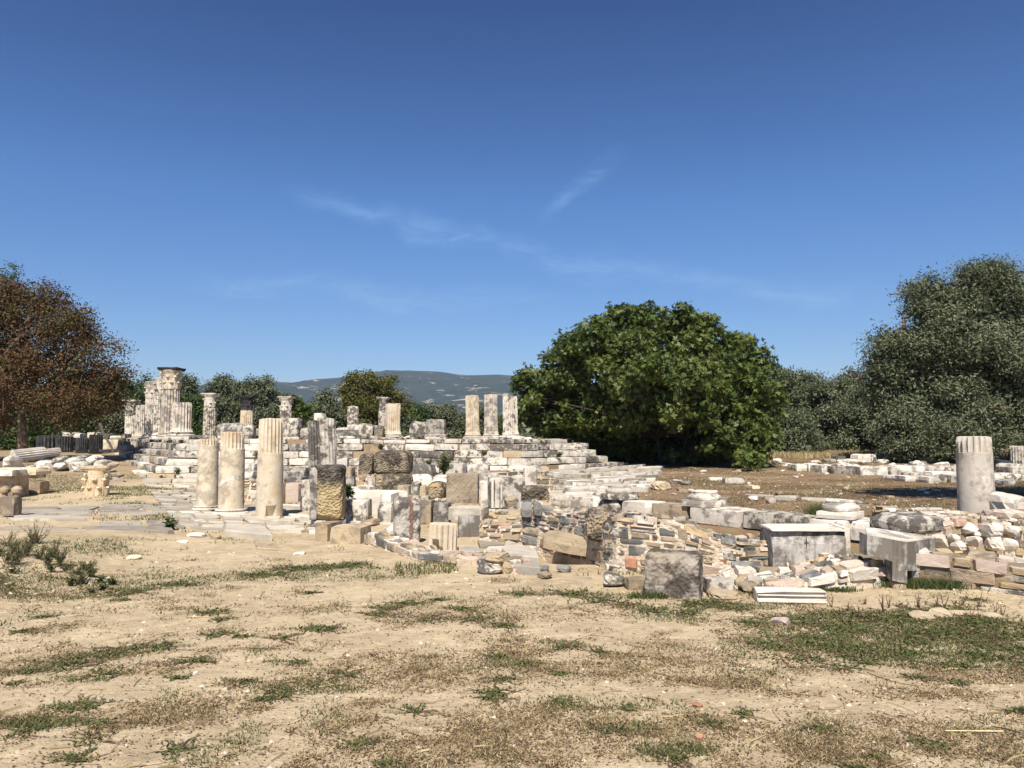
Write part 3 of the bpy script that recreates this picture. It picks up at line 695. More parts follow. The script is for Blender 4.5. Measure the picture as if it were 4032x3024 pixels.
# ------------------------------------------------------------------ hills
def build_hills():
    prof = [(-900, 1560), (0, 1560), (500, 1548), (760, 1528), (840, 1512), (900, 1535), (1000, 1512), (1060, 1503), (1150, 1511), (1230, 1499), (1330, 1494), (1420, 1480), (1530, 1466), (1620, 1463), (1720, 1464), (1800, 1474), (1860, 1477), (1960, 1477), (2030, 1480), (2200, 1500), (2500, 1540), (2900, 1580), (3300, 1600), (4500, 1600)]
    ax = np.array([(p[0]/S_-512)/FPX for p in prof]); ay = np.array([ray(p[0], p[1]).z/ray(p[0], p[1]).y for p in prof])
    n, m = 420, 60; A = np.linspace(-1.05, 1.0, n); V = np.zeros((m, n, 3))
    for k in range(m):
        t = k/(m-1); D = 1900+2300*t; R0 = 3400.0
        H = np.interp(A, ax, ay)*R0
        sh = math.sin(min(1, (D-1900)/(R0-1900))*math.pi/2)**1.3 if D < R0 else max(0, 1-(D-R0)/1500)
        x = A*D; p = np.stack([x, np.full(n, D), np.zeros(n)], -1)
        ridge = np.abs(snoise(p, 0.0022, 4, 2))
        fall = math.sin(math.pi*min(1, (D-1900)/(R0-1900)))
        z = H*sh-ridge*70*fall+snoise(p, 0.012, 3, 5)*(5*fall+1.6)+EYE*sh-12*(1-sh)
        V[k, :, 0] = x; V[k, :, 1] = D; V[k, :, 2] = z
    i, j = np.meshgrid(np.arange(n-1), np.arange(m-1)); a = (j*n+i).ravel(); F = np.stack([a, a+1, a+1+n, a+n], -1)
    mt = bpy.data.materials.new('hill_scrub'); mt.use_nodes = True; nt = mt.node_tree; nt.nodes.clear(); L = nt.links.new
    geo = N(nt, 'ShaderNodeNewGeometry'); pos = geo.outputs['Position']
    def noise(sc, de, ro=0.6):
        q = N(nt, 'ShaderNodeTexNoise'); q.inputs['Scale'].default_value = sc; q.inputs['Detail'].default_value = de; q.inputs['Roughness'].default_value = ro; L(pos, q.inputs['Vector']); return q.outputs[0]
    forest = mix(nt, ramp(nt, noise(0.02, 6), 0.4, 0.6), (0.014, 0.022, 0.012), (0.03, 0.038, 0.02))
    bare = mix(nt, ramp(nt, noise(0.03, 5), 0.4, 0.6), (0.38, 0.31, 0.24), (0.27, 0.22, 0.16))
    msk = ramp(nt, noise(0.011, 9, 0.7), 0.585, 0.62); b = bsdf(nt, 0.95, 0.05)
    L(mix(nt, msk, forest, bare), b.inputs['Base Color'])
    bp = N(nt, 'ShaderNodeBump'); bp.inputs['Strength'].default_value = 1.0; bp.inputs['Distance'].default_value = 12.0; L(noise(0.03, 8, 0.7), bp.inputs['Height']); L(bp.outputs[0], b.inputs['Normal'])
    o = mesh_obj('hills', V.reshape(-1, 3), F, mt, smooth=True); o['kind'] = 'structure'
build_hills()

# ------------------------------------------------------------------ temple podium
PT = 1.5
POLY = [(-24.8, 46.0), (-13.4, 28.3), (0.8, 28.3), (6.4, 34.2)]
def offset_poly(pts, o):
    ns = []
    for a, b in zip(pts, pts[1:]):
        dx, dy = b[0]-a[0], b[1]-a[1]; l = math.hypot(dx, dy); ns.append((-dy/l, dx/l))
    ns = [(nx, ny) if ny > 0 else (-nx, -ny) for nx, ny in ns]
    out = []
    for i, p in enumerate(pts):
        if i == 0: v = ns[0]; s = o
        elif i == len(pts)-1: v = ns[-1]; s = o
        else:
            v = (ns[i-1][0]+ns[i][0], ns[i-1][1]+ns[i][1]); l = math.hypot(*v); v = (v[0]/l, v[1]/l); s = o/(v[0]*ns[i][0]+v[1]*ns[i][1])
        out.append((p[0]+v[0]*s, p[1]+v[1]*s))
    return out
ENDPX = [2500, 2478, 2396, 2352, 2318, 2232]
def cut_poly(k):
    """the course outline, its last side ending where the steps break off"""
    q = offset_poly(POLY, 0.33*k); a, b = q[2], q[3]; u = ray(ENDPX[k], 1800).x/ray(ENDPX[k], 1800).y; dx, dy = b[0]-a[0], b[1]-a[1]; t = (u*a[1]-a[0])/(dx-u*dy); return q[:3]+[(a[0]+dx*t, a[1]+dy*t)]
def build_podium():
    root = thing('temple_podium', 'long stepped marble podium of the ruined temple carrying the broken columns', 'podium', (-13.4, 28.3, 0))
    o0 = np.array([-13.4, 28.3, 0]); rs = np.random.RandomState(5)
    V = []; F = []
    tops = [0.27, 0.54, 0.81, 1.08, 1.35, 1.53]; zb = -0.4
    for k, zt in enumerate(tops):
        q = offset_poly(POLY, 0.33*k+0.2); e = cut_poly(k)[3]; q = q[:3]+[(e[0]-0.3, e[1]+0.1), (e[0]-0.1, 50.0), (-25.0, 50.0)]; n = len(q); b0 = len(V)
        for z in (zb, zt-0.03):
            for p in q: V.append(np.array([p[0], p[1], z])-o0)
        for j in range(n): F.append((b0+j, b0+(j+1) % n, b0+n+(j+1) % n, b0+n+j))
        F.append(tuple(b0+n+j for j in range(n))); zb = zt-0.06
    mesh_obj('core', V, F, 'earth_fill', root)
    zb = 0.0; ends = [1.0, 0.93, 0.83, 0.72, 0.60, 0.45]
    for k, zt in enumerate(tops):
        q = cut_poly(k)
        for si, (a, b) in enumerate(zip(q, q[1:])):
            a = np.array(a); b = np.array(b); Ls = np.linalg.norm(b-a); dr = (b-a)/Ls; nr = np.array([-dr[1], dr[0]]); nr = nr if nr[1] > 0 else -nr
            s = 0.0; Le = Ls
            while s < Le-0.15:
                l = min(rs.uniform(0.65, 1.5)*(0.8 if k > 3 else 1), Le-s)
                if Le-s-l < 0.35: l = Le-s
                mid = a+dr*(s+l/2); h = zt-zb; yc = mid+nr*(0.30+rs.normal()*0.035)
                ruin = (1 if (si == 1 and -8 < mid[0] < 0) else 0)
                if rs.rand() > 0.03+0.08*ruin*(k > 1):
                    mat = pick(rs, [('marble_grey', 4+k*0.7), ('marble_white', 4.5-0.4*k), ('marble_dark', 0.3+0.35*k), ('tan_stone', 0.25)])
                    sd = nseed(); Vb, Fb = block_mesh(l-rs.uniform(0.01, 0.05), 0.62, h-rs.uniform(0.0, 0.035), sd, seg=0.24, rnd=0.035, amp=0.02, chips=rs.randint(1, 6), mx=5)
                    ob = mesh_obj('step_block', Vb, Fb, mat, root); ob.location = (yc[0]-o0[0], yc[1]-o0[1], zb+rs.normal()*0.006)
                    ob.rotation_euler = (rs.normal()*0.012, rs.normal()*0.008*(1+2*ruin), math.atan2(dr[1], dr[0])+rs.normal()*0.012*(1+3*ruin))
                s += l
        zb = zt-0.001*k
    # low kerb course in front of the steps
    q = offset_poly(POLY, -1.1); zb = -0.05
    for si, (a, b) in enumerate(zip(q[0:3], q[1:3])):
        a = np.array(a); b = np.array(b); Ls = np.linalg.norm(b-a); dr = (b-a)/Ls; s = 0 if si else Ls*0.45
        while s < (Ls if si == 0 else Ls*0.55):
            l = rs.uniform(0.7, 1.5); mid = a+dr*(s+l/2)
            if rs.rand() > 0.15:
                Vb, Fb = block_mesh(l-0.04, 0.6, 0.2, nseed(), seg=0.25, rnd=0.03, amp=0.02, chips=4, mx=4)
                ob = mesh_obj('kerb_block', Vb, Fb, 'paving_white', root); ob.location = (mid[0]-o0[0], mid[1]-o0[1], -0.04+hz(mid[0], mid[1])); ob.rotation_euler = (0, 0, math.atan2(dr[1], dr[0])+rs.normal()*0.03)
            s += l
build_podium()

# ------------------------------------------------------------------ columns on the podium
GP = 'broken columns standing on the temple podium'
MS, MG, MD, MW, MC = 'marble_streaked', 'marble_grey', 'marble_dark', 'marble_white', 'marble_cream'
zt = PT+0.02
column('slender fluted column with leafy capital at the far left end of the podium', 512, 1738, 1575, 44, 46, zt, MW, base=0.5, capital=1634, capmat=MG, group=GP, keep=0.7)
column('grey fluted column stub without capital, between the far left column and the tall pair', 553, 1735, 1597, 44, 42, zt, MG, base=0.6, group=GP)
column('pale fluted column with a split half capital at the left of the tall pair', 592, 1733, 1495, 48, 38.5, zt, MW, base=0.7, capital=1568, capmat=MW, group=GP, keep=0.75, abacus=False)
column('dark grey weathered fluted column with a worn grey capital, behind the tallest column', 630, 1732, 1480, 54, 36, zt, MG, base=0.7, capital=1556, capmat=MG, group=GP, keep=0.5, abacus=False)
column('tallest column of the ruin, fluted, with a complete leafy capital under a broad dark slab top', 668, 1731, 1449, 70, 34, zt, MS, base=0.75, capital=1532, capmat=MC, matab='marble_black_or_shade', group=GP, keep=1.0, capw=1.02)
column('thick broken fluted column stub on a moulded base at the near left corner of the podium', 713, 1730, 1585, 76, 31.3, zt, MS, base=0.85, group=GP, damage=0.5, tb=0.02, basemat=MG)
GB = 'columns standing behind the temple podium'
column('grey column with a pale half-broken leafy capital, first behind the podium from the left', 823, 1745, 1549, 50, 46, zt-0.1, MG, base=0.3, capital=1603, capmat=MW, group=GB, keep=0.4, name='rear_column', damage=0.7)
column('cream fluted column under a blackened broken capital, second behind the podium from the left', 969, 1745, 1560, 50, 46, zt-0.1, MC, base=0.3, capital=1614, capmat='marble_black_or_shade', group=GB, keep=0.7, name='rear_column', tb=0)
column('grey fluted column with a pale leafy capital rising behind the square pedestal', 1123, 1745, 1562, 48, 46, zt-0.1, MG, base=0.3, capital=1616, capmat=MW, group=GB, keep=0.7, name='rear_column')
column('grey fluted shaft without capital rising behind the dark wall block', 1388, 1745, 1600, 46, 46, zt-0.1, MG, base=0.3, group=GB, name='rear_column', tb=0.06)
column('slim fluted column with a plain flared capital right behind the thick white column', 1508, 1745, 1564, 40, 44, zt-0.1, MG, base=0.3, capital=1616, capmat=MG, group=GB, keep=0.2, name='rear_column')
column('thick pale column with worn flutes on a moulded base in the middle of the podium', 1546, 1728, 1590, 62, 33.5, zt, MC, base=0.7, basemat=MG, group=GP, damage=0.8, tb=0.03, n=24)
GT = 'three fluted columns at the right end of the podium'
column('left one of the three equal fluted columns beside the fig tree, cream and leaning slightly', 1862, 1728, 1558, 55, 34.5, zt, MC, base=0.72, basemat=MG, group=GT, lean=(0, -0.02), damage=0.4, n=24, tb=0.015)
column('middle one of the three equal fluted columns beside the fig tree, whitish', 1934, 1727, 1553, 55, 34.3, zt, MS, base=0.72, basemat=MW, group=GT, lean=(0, -0.012), damage=0.4, n=24, tb=0.015)
column('right one of the three fluted columns, grey with dark lichen, touching the fig leaves', 2011, 1727, 1561, 60, 34.0, zt, MG, base=0.72, basemat=MW, group=GT, lean=(0, -0.02), damage=0.5, n=24, tb=0.015)

# loose blocks lying on the podium
def pod(label, x0, x1, yt, mat, d, th=0.5, yb=1735, name='fallen_block', **kw):
    p = P((x0+x1)/2, yb, d); w = (x1-x0)/S_/FPX*d; h = P((x0+x1)/2, yt, d).z-PT
    V, F = block_mesh(w, th, h, nseed(), seg=0.12, rnd=kw.get('rnd', 0.06), amp=kw.get('amp', 0.04), chips=kw.get('chips', 8), mx=12)
    o = mesh_obj(name, V, F, mat); o.location = (p.x, d, PT); o.rotation_euler = (0, 0, kw.get('yaw', 0)); return tag(o, label, 'stone block', 'loose blocks lying on the podium')
pod('big rounded dark grey slab standing on edge behind the two nearer cream columns', 856, 962, 1668, MD, 32.5, rnd=0.25)
pod('pale broken piece leaning against the right end of the rounded grey slab', 958, 1002, 1672, MG, 32.2, rnd=0.1)
pod('dark low block just left of the square pedestal', 985, 1050, 1690, MD, 33)
pod('small dark boulder right of the square pedestal', 1168, 1192, 1694, MD, 32.5, rnd=0.1)
pod('rounded dark upright boulder between the pedestal and the double column', 1184, 1226, 1686, MD, 32, rnd=0.14)
pod('low dark flat block with lichen right of the double column', 1312, 1425, 1692, MD, 32.5)
pod('small dark block lying in front of the long dark one', 1310, 1362, 1703, MD, 31.2)
pod('flat grey stone lying on top of the long dark block', 1325, 1372, 1683, MG, 33.2)
pod('rough grey stone below the lone grey shaft', 1368, 1425, 1672, MG, 33)
pod('upright grey and white lichened block, tallest left of the thick pale column', 1417, 1472, 1668, MG, 31.6, chips=4)
pod('grey block wedged behind the thick pale column base', 1466, 1512, 1674, MG, 32.8)
pod('low brown block behind the small green weed', 1474, 1512, 1690, 'brown_stone', 31.8)
pod('rounded pale grey broken slab standing at the left of the anta stone', 1614, 1692, 1661, MG, 31.8, rnd=0.2)
for nm, x0, x1, a, b, mat, d, lab in (('pedestal', 1100, 1172, 1646, 1712, MG, 31.6, 'square grey pedestal block on a moulded foot behind the tallest cream column'), ('anta_base', 1676, 1750, 1651, 1712, MD, 31.4, 'dark lichened square pier stump with a moulded base at the right of the podium centre')):
    p = P((x0+x1)/2, 1735, d); w = (x1-x0)/S_/FPX*d; h = P((x0+x1)/2, a, d).z-PT; r = thing(nm, lab, 'pedestal', (p.x, d+w/2, PT), group=None)
    V, F = block_mesh(w, w, h-0.2, nseed(), seg=0.1, rnd=0.06, amp=0.02, chips=7, mx=12); mesh_obj('pier', V, F, mat, r, (0, 0, 0.2))
    for i, (e, z0, hh) in enumerate(((0.14, 0.0, 0.1), (0.08, 0.1, 0.055), (0.11, 0.155, 0.05))):
        V, F = block_mesh(w+e, w+e, hh, nseed(), seg=0.15, rnd=0.02, amp=0.012, chips=3, mx=8); mesh_obj('moulding', V, F, MG, r, (0, 0, z0))
column('small rounded column stump peeking over the double column', 1258, 1735, 1630, 48, 38, zt, MW, group=None, name='column_stump', dep=0.0, damage=0.1, fl_from_y=1632)
# rubble spread over the middle of the podium top
rs = np.random.RandomState(88)
for i in range(42):
    sx = rs.uniform(760, 2080); d = rs.uniform(30.2, 36); p = P(sx, 1735, d); w = rs.uniform(0.25, 0.8); h = rs.uniform(0.06, 0.2)
    V, F = rock_mesh(w, w*0.7, h, nseed(), 8); o = mesh_obj('podium_rubble', V, F, pick(rs, [(MG, 3), (MD, 1.5), ('marble_white', 2)])); o.location = (p.x, d, PT-0.01); o.rotation_euler = (0, 0, rs.uniform(0, 6))
    tag(o, 'small flat broken stone lying on the podium top', 'stone', 'small broken stones on the podium top')

# ------------------------------------------------------------------ near left columns of the portico
GPC = 'half fluted marble columns of the near portico'
column('shortest cream column, smooth below and faintly fluted at the top, left of the three', 815, 1988, 1727, 81, 16.9, 0.03, MC, fl_from_y=1752, base=0.62, plinth=False, group=GPC, name='portico_column', taper=0.06, tb=0.004, damage=0.4, basemat='marble_white', n=20)
column('middle cream column with a white mortar band round it and fluted upper part', 909, 2028, 1701, 97, 15.9, 0.03, MC, fl_from_y=1765, base=0.72, plinth=False, group=GPC, name='portico_column', taper=0.05, tb=0.008, damage=0.35, basemat='marble_white', n=20)
column('tallest near cream column, fluted upper half and a dark hole bitten in its foot', 1060, 2036, 1648, 103, 15.4, 0.02, MC, fl_from_y=1782, group=GPC, name='portico_column', taper=0.09, tb=0.02, damage=0.35, n=20, notch=(-1.15, 0.40, 0.17))
def band(col_name):
    for o in bpy.data.objects:
        if o.get('label', '').startswith('middle cream column'):
            R = 0.5*97/S_/FPX*15.9; V = []; F = []; n = 28
            for i in range(n):
                a = -math.pi*0.98+math.pi*0.93*i/(n-1); zz = 0.62+0.075*math.sin(a*1.0+2.35)*2-0.02; wd = 0.035+0.012*math.sin(a*5)
                for dz in (-wd, wd):
                    for dr in (0.985, 1.006): V.append((R*dr*math.cos(a)*0.985, R*dr*math.sin(a)*0.985, zz+dz))
            for i in range(n-1):
                b = i*4; F += [(b+1, b+5, b+7, b+3), (b, b+1, b+3, b+2) if i == 0 else (b+2, b+3, b+7, b+6), (b, b+4, b+5, b+1)]
            mesh_obj('mortar_band', np.array(V), F, 'marble_white', o)
band('middle')
# base slab pieces under the middle column
bx('base_slab', 'flat pale slab carrying the middle cream column', 'slab', 868, 994, 2026, 2040, 'paving_white', z=-0.02, th=0.75, chips=6, rnd=0.02)

def double_column():
    d = 13.9; p = P(1270, 2040, d); z0 = P(1270, 1828, d).z; z1 = P(1270, 1648, d).z
    p.z = 0
    root = thing('double_half_column', 'grey lichened double half column rising behind the rough yellow and dark pier', 'column', (P(1268, 1830, 14.6).x, 14.6, 0.0))
    z0 = P(1268, 1860, 14.6).z-0.2; zt_ = P(1268, 1648, 14.6).z; k = 14.6/S_/FPX
    V, F = shaft_mesh(36*k, zt_-z0, 16, 0, 0.0, 0.035, nseed(), apo=False, damage=0.6, dep=0.1)
    a = mesh_obj('half_column', V, F, MG, root, (24*k, 0.05, z0)); a.rotation_euler = (0, -0.05, 0)
    V, F = shaft_mesh(30*k, zt_-z0-0.04, 16, 0, 0.0, 0.015, nseed(), apo=False, damage=0.3, dep=0.12)
    b = mesh_obj('half_column', V, F, MD, root, (-19*k, 0.02, z0)); b.rotation_euler = (0, -0.05, 0)
    V, F = block_mesh(96*k, 0.5, z0+0.05, nseed(), chips=4); mesh_obj('plinth', V, F, MG, root, (8*k, 0.25, 0.0))
double_column()
def rough_pier():
    d = 13.6; k = d/S_/FPX; pb = P(1282, 2050, d)
    root = thing('rough_pier', 'rough hewn pier, blackened at the top and yellow below, on a round moulded base', 'pier', (pb.x, d+0.24, 0.0))
    w = 120*k; h = P(1282, 1832, d).z-pb.z
    V, F = block_mesh(w, 0.46, h, nseed(), seg=0.04, rnd=0.09, amp=0.02, chips=7, mx=22, rough=0.035)
    m = bpy.data.materials['conglomerate'].copy(); m.name = 'pier_stone'; MATS['pier_stone'] = m
    nt = m.node_tree; b = [n for n in nt.nodes if n.type == 'BSDF_PRINCIPLED'][0]
    src = b.inputs['Base Color'].links[0].from_socket
    tc = N(nt, 'ShaderNodeTexCoord'); sp = N(nt, 'ShaderNodeSeparateXYZ'); nt.links.new(tc.outputs['Object'], sp.inputs[0])
    ns = N(nt, 'ShaderNodeTexNoise', i_Scale=9.0, i_Detail=6.0); nt.links.new(tc.outputs['Object'], ns.inputs['Vector'])
    hh = math_n(nt, 'ADD', math_n(nt, 'DIVIDE', sp.outputs[2], h), math_n(nt, 'MULTIPLY', math_n(nt, 'SUBTRACT', ns.outputs[0], 0.5), 0.5))
    crust = ramp(nt, hh, 0.52, 0.75); ye = mix(nt, 0.65, src, (0.55, 0.42, 0.22)); nt.links.new(mix(nt, crust, ye, mix(nt, 0.55, src, (0.05, 0.05, 0.05))), b.inputs['Base Color'])
    o = mesh_obj('block', V, F, m, root, (0, 0, pb.z)); 
    V, F = block_mesh(w*0.26, 0.42, h*0.97, nseed(), seg=0.08, rnd=0.03, amp=0.01, chips=4, mx=14); mesh_obj('smooth_edge', V, F, MD, root, (-w*0.42, -0.03, pb.z))
    R = 30*k; V, F = lathe(attic_base(R, 0.2), 30, 0.01, 3); mesh_obj('base', V, F, MG, root, (-w*0.27, -0.05, pb.z-0.2))
    V, F = lathe(attic_base(R, 0.15), 30, 0.01, 5); mesh_obj('base', V, F, MW, root, (w*0.25, 0.05, pb.z-0.16))
    V, F = block_mesh(0.36, 0.42, abs(pb.z-0.2)+0.1, nseed(), chips=5); mesh_obj('plinth', V, F, MD, root, (-w*0.27, 0, -0.08))
    V, F = block_mesh(0.4, 0.42, abs(pb.z)-0.05, nseed(), chips=5); mesh_obj('plinth', V, F, MG, root, (w*0.2, 0.1, -0.08))
rough_pier()

# two low cut blocks continuing right of the pier
BL = 'low smooth tan blocks in the near kerb'
bx('kerb_stone', 'short smooth tan kerb block directly right of the pier foot', 'stone block', 1252, 1306, 2062, 2128, 'tan_stone', z=0.0, th=0.5, yaw=-0.25, chips=2, rnd=0.015, amp=0.006, group=BL)
bx('kerb_stone', 'longer smooth tan kerb block, second right of the pier foot', 'stone block', 1308, 1436, 2076, 2140, 'tan_stone', z=0.0, th=0.55, yaw=-0.2, chips=3, rnd=0.015, amp=0.008, group=BL)

# ------------------------------------------------------------------ middle stones
bx('rough_stele', 'rounded upright stele with pecked face and a red brown streak', 'stele', 1546, 1650, 1956, 2150, 'marble_grey', z=-0.02, th=0.3, yaw=0.35, rnd=0.13, amp=0.015, chips=3, seg=0.035, mx=18, rough=0.025)
def stele_streak():
    for o in bpy.data.objects:
        if o.name.startswith('rough_stele'):
            m = MATS['marble_grey'].copy(); m.name = 'stele_stone'; nt = m.node_tree; b = [n for n in nt.nodes if n.type == 'BSDF_PRINCIPLED'][0]; src = b.inputs['Base Color'].links[0].from_socket
            tc = N(nt, 'ShaderNodeTexCoord'); sp = N(nt, 'ShaderNodeSeparateXYZ'); nt.links.new(tc.outputs['Object'], sp.inputs[0])
            ns = N(nt, 'ShaderNodeTexNoise', i_Scale=7.0, i_Detail=5.0); nt.links.new(tc.outputs['Object'], ns.inputs['Vector'])
            e = math_n(nt, 'ADD', math_n(nt, 'SUBTRACT', sp.outputs[0], 0.03), math_n(nt, 'MULTIPLY', math_n(nt, 'SUBTRACT', ns.outputs[0], 0.5), 0.12))
            f = ramp(nt, math_n(nt, 'SUBTRACT', 0.036, math_n(nt, 'ABSOLUTE', e)), 0.0, 0.012)
            nt.links.new(mix(nt, math_n(nt, 'MULTIPLY', f, 0.85), src, (0.20, 0.10, 0.07)), b.inputs['Base Color']); o.data.materials[0] = m
stele_streak()
def drum(label, sx, yb, yt, wpx, mat, z=0.0, terr=False, **kw):
    p = T(sx, yb) if terr else G(sx, yb, z); R = 0.5*wpx/S_/FPX*p.y; h = P(sx, yt, p.y).z-p.z; r = thing('column_drum', label, 'column drum', (p.x, p.y+R*0.9, p.z-0.03), kw.get('rz', 0), kw.get('group'), kw.get('tilt', (0, 0)))
    V, F = shaft_mesh(R, h+0.03, kw.get('n', 20), 0, 0, kw.get('tb', 0.01), nseed(), apo=False, damage=kw.get('damage', 0.3), dep=0.1, notch=kw.get('notch')); mesh_obj('shaft', V, F, mat, r); return r
drum('bright cream fluted drum standing upright with a chunk broken from its lower left', 1738, 2172, 2068, 116, MC, z=0.0, n=16, tb=0.004, damage=0.1, notch=(-2.2, 0.7, 0.14), tilt=(0.0, 0.03))
bx('upright_slab', 'smooth grey slab standing upright with a broken yellowish edge', 'slab', 1800, 1886, 2030, 2140, 'marble_stained', z=-0.1, th=0.12, yaw=0.25, tilt=(0, 0.02), chips=4, rnd=0.015, amp=0.01)
bx('leaning_slab', 'long pale slab lying behind the upright grey slab', 'slab', 1768, 1912, 2000, 2045, 'paving_white', d=12.9, th=0.5, yaw=-0.2, chips=4)
bx('tooled_block', 'tall squared block with smooth left margin and pecked brown face', 'stone block', 1756, 1882, 1866, 1982, 'brown_stone', d=14.2, th=0.45, chips=2, rnd=0.02, amp=0.006, seg=0.035, mx=20, rough=0.02)
bx('fluted_block', 'pale square block with carved vertical fillets at its left and a rough dark patch', 'stone block', 1920, 2066, 1880, 2000, 'marble_grey', d=13.2, th=0.5, chips=5, rnd=0.04, amp=0.008, yaw=0.1)
for i, (x0, x1) in enumerate(((1934, 1944), (1948, 1966), (1970, 1978))):
    p = P((x0+x1)/2, 2000, 13.15); k = 13.15/S_/FPX; h = P(1950, 1886, 13.15).z-p.z
    V, F = block_mesh((x1-x0)*k, 0.06, h, nseed(), seg=0.2, rnd=0.01, amp=0.003, chips=1, mx=4)
    o = mesh_obj('fillet', V, F, 'marble_white', [q for q in bpy.data.objects if q.name == 'fluted_block'][0]); q = o.parent; q_m = Matrix.Translation(q.location)@Matrix.Rotation(q.rotation_euler[2], 4, 'Z'); o.location = q_m.inverted()@Vector((p.x, 13.17+(p.x-q.location.x)*0.1, p.z))
KC = 'rough brown conglomerate blocks among the middle ruins'
bx('conglomerate_block', 'large rounded conglomerate block on top of the brown stack', 'stone block', 1466, 1612, 1776, 1866, 'conglomerate', d=17.6, th=0.8, rnd=0.14, amp=0.05, chips=4, seg=0.06, mx=18, rough=0.03, group=KC)
bx('conglomerate_block', 'pitted conglomerate block at the bottom of the brown stack', 'stone block', 1472, 1614, 1868, 1936, 'conglomerate', d=17.4, th=0.8, rnd=0.12, amp=0.05, chips=4, seg=0.06, mx=18, rough=0.04, group=KC)
bx('conglomerate_block', 'narrow upright brown block at the left of the brown stack', 'stone block', 1408, 1462, 1786, 1872, 'conglomerate', d=17.7, th=0.6, rnd=0.1, amp=0.05, chips=3, seg=0.06, mx=18, rough=0.03, group=KC)
bx('conglomerate_block', 'dark rough block left of the tall squared tooled block', 'stone block', 1682, 1752, 1902, 1965, 'conglomerate', d=14.9, th=0.6, rnd=0.1, amp=0.05, chips=4, seg=0.06, mx=14, rough=0.03, group=KC)
bx('conglomerate_block', 'wide brown pitted block right of the fluted pale block', 'stone block', 2052, 2168, 1920, 1985, 'conglomerate', d=13.2, th=0.6, rnd=0.05, amp=0.03, chips=4, seg=0.05, mx=18, rough=0.03, group=KC)
bx('conglomerate_block', 'yellow brown lump in the rubble below the right steps', 'stone block', 2120, 2168, 1838, 1884, 'tan_stone', d=21.5, th=0.5, rnd=0.12, amp=0.05, chips=5, group=KC)
BM = 'loose marble blocks among the middle ruins'
MID = [ # label, x0, x1, yt, yb, mat, d, th, name
 ('small golden stone leaning at the foot of the brown stack', 1562, 1612, 1912, 1934, 'tan_stone', 17.1, 0.4),
 ('blue grey rounded block between the brown stack and the dark rough block', 1616, 1652, 1900, 1962, 'marble_grey', 15.6, 0.5),
 ('squared tan block set in the rubble next to the blue grey one', 1652, 1682, 1914, 1958, 'tan_stone', 15.4, 0.4),
 ('rounded boulder under the dark rough block', 1654, 1702, 1972, 2014, 'brown_stone', 14.2, 0.5),
 ('dark undercut block beneath the tooled block, left part', 1706, 1768, 1980, 2016, 'marble_dark', 13.9, 0.6),
 ('low tan footing block beneath the tooled block, right part', 1768, 1880, 1984, 2006, 'tan_stone', 14.0, 0.5),
 ('smooth pale upright slab right of the rough pier', 1345, 1398, 1874, 1936, 'marble_stained', 17.0, 0.15),
 ('blocky tan stone above the smooth pale slab', 1340, 1385, 1842, 1872, 'tan_stone', 18.0, 0.4),
 ('long white moulded beam lying behind the moulded bench block', 1386, 1600, 1934, 1976, 'marble_white', 15.2, 0.45),
 ('grey moulded bench block with a shadowed recess on its end', 1350, 1446, 1970, 2018, 'marble_grey', 14.4, 0.5),
 ('thin white slab lying under the brown stack', 1378, 1468, 1916, 1934, 'marble_white', 16.4, 0.5),
 ('round ended white block at the right end of the long beam', 1498, 1548, 1944, 1992, 'marble_white', 14.5, 0.5),
 ('curved dark undersided fragment left of the stele', 1488, 1546, 1984, 2012, 'marble_grey', 14.2, 0.4),
 ('square white block in the rubble right of the yellow lump', 2060, 2112, 1842, 1892, 'marble_white', 20.5, 0.5),
 ('dark rounded boulder below the broken end of the steps', 1904, 1964, 1866, 1892, 'marble_dark', 20.0, 0.5),
 ('large white block under the first step in the middle', 1838, 1926, 1830, 1862, 'marble_white', 23.0, 0.5),
 ('dark weathered block left of the green bush on the steps', 1608, 1710, 1830, 1866, 'marble_dark', 21.0, 0.6),
 ('light block with dark drip stains right of the green bush', 1724, 1830, 1826, 1858, 'marble_grey', 21.5, 0.6),
 ('dark rounded slab at the left of the step rubble behind the pier', 1110, 1200, 1842, 1882, 'marble_dark', 20.0, 0.6),
 ('second dark slab under the rounded one behind the tallest cream column', 1112, 1190, 1878, 1906, 'marble_dark', 19.6, 0.6),
 ('low white broken block between the middle and tallest cream column', 958, 1002, 1826, 1856, 'marble_white', 19.5, 0.5),
 ('cube of white marble below it between the same two cream columns', 958, 996, 1856, 1884, 'marble_white', 19.0, 0.5),
 ('pinkish low block left of the rough pier base', 1112, 1180, 1904, 1936, 'pink_stone', 18.6, 0.5),
 ('grey speckled block standing just left of the rough pier', 1178, 1224, 1890, 1968, 'marble_grey', 16.6, 0.5),
 ('pale chamfered block right behind the double column', 1318, 1362, 1804, 1836, 'marble_white', 22.0, 0.5),
 ('broad low whitish block behind the fluted pale block', 1884, 1960, 1896, 1916, 'marble_white', 18.0, 0.5),
 ('whitish wedge stone under the broken end of the course', 1700, 1790, 1880, 1900, 'marble_white', 18.5, 0.6),
 ('long white kerb piece lying on edge behind the tooled block', 1618, 1700, 1868, 1890, 'marble_white', 19.0, 0.4),
 ('second white kerb piece to the right of the first', 1710, 1760, 1872, 1894, 'marble_white', 18.8, 0.4),
]
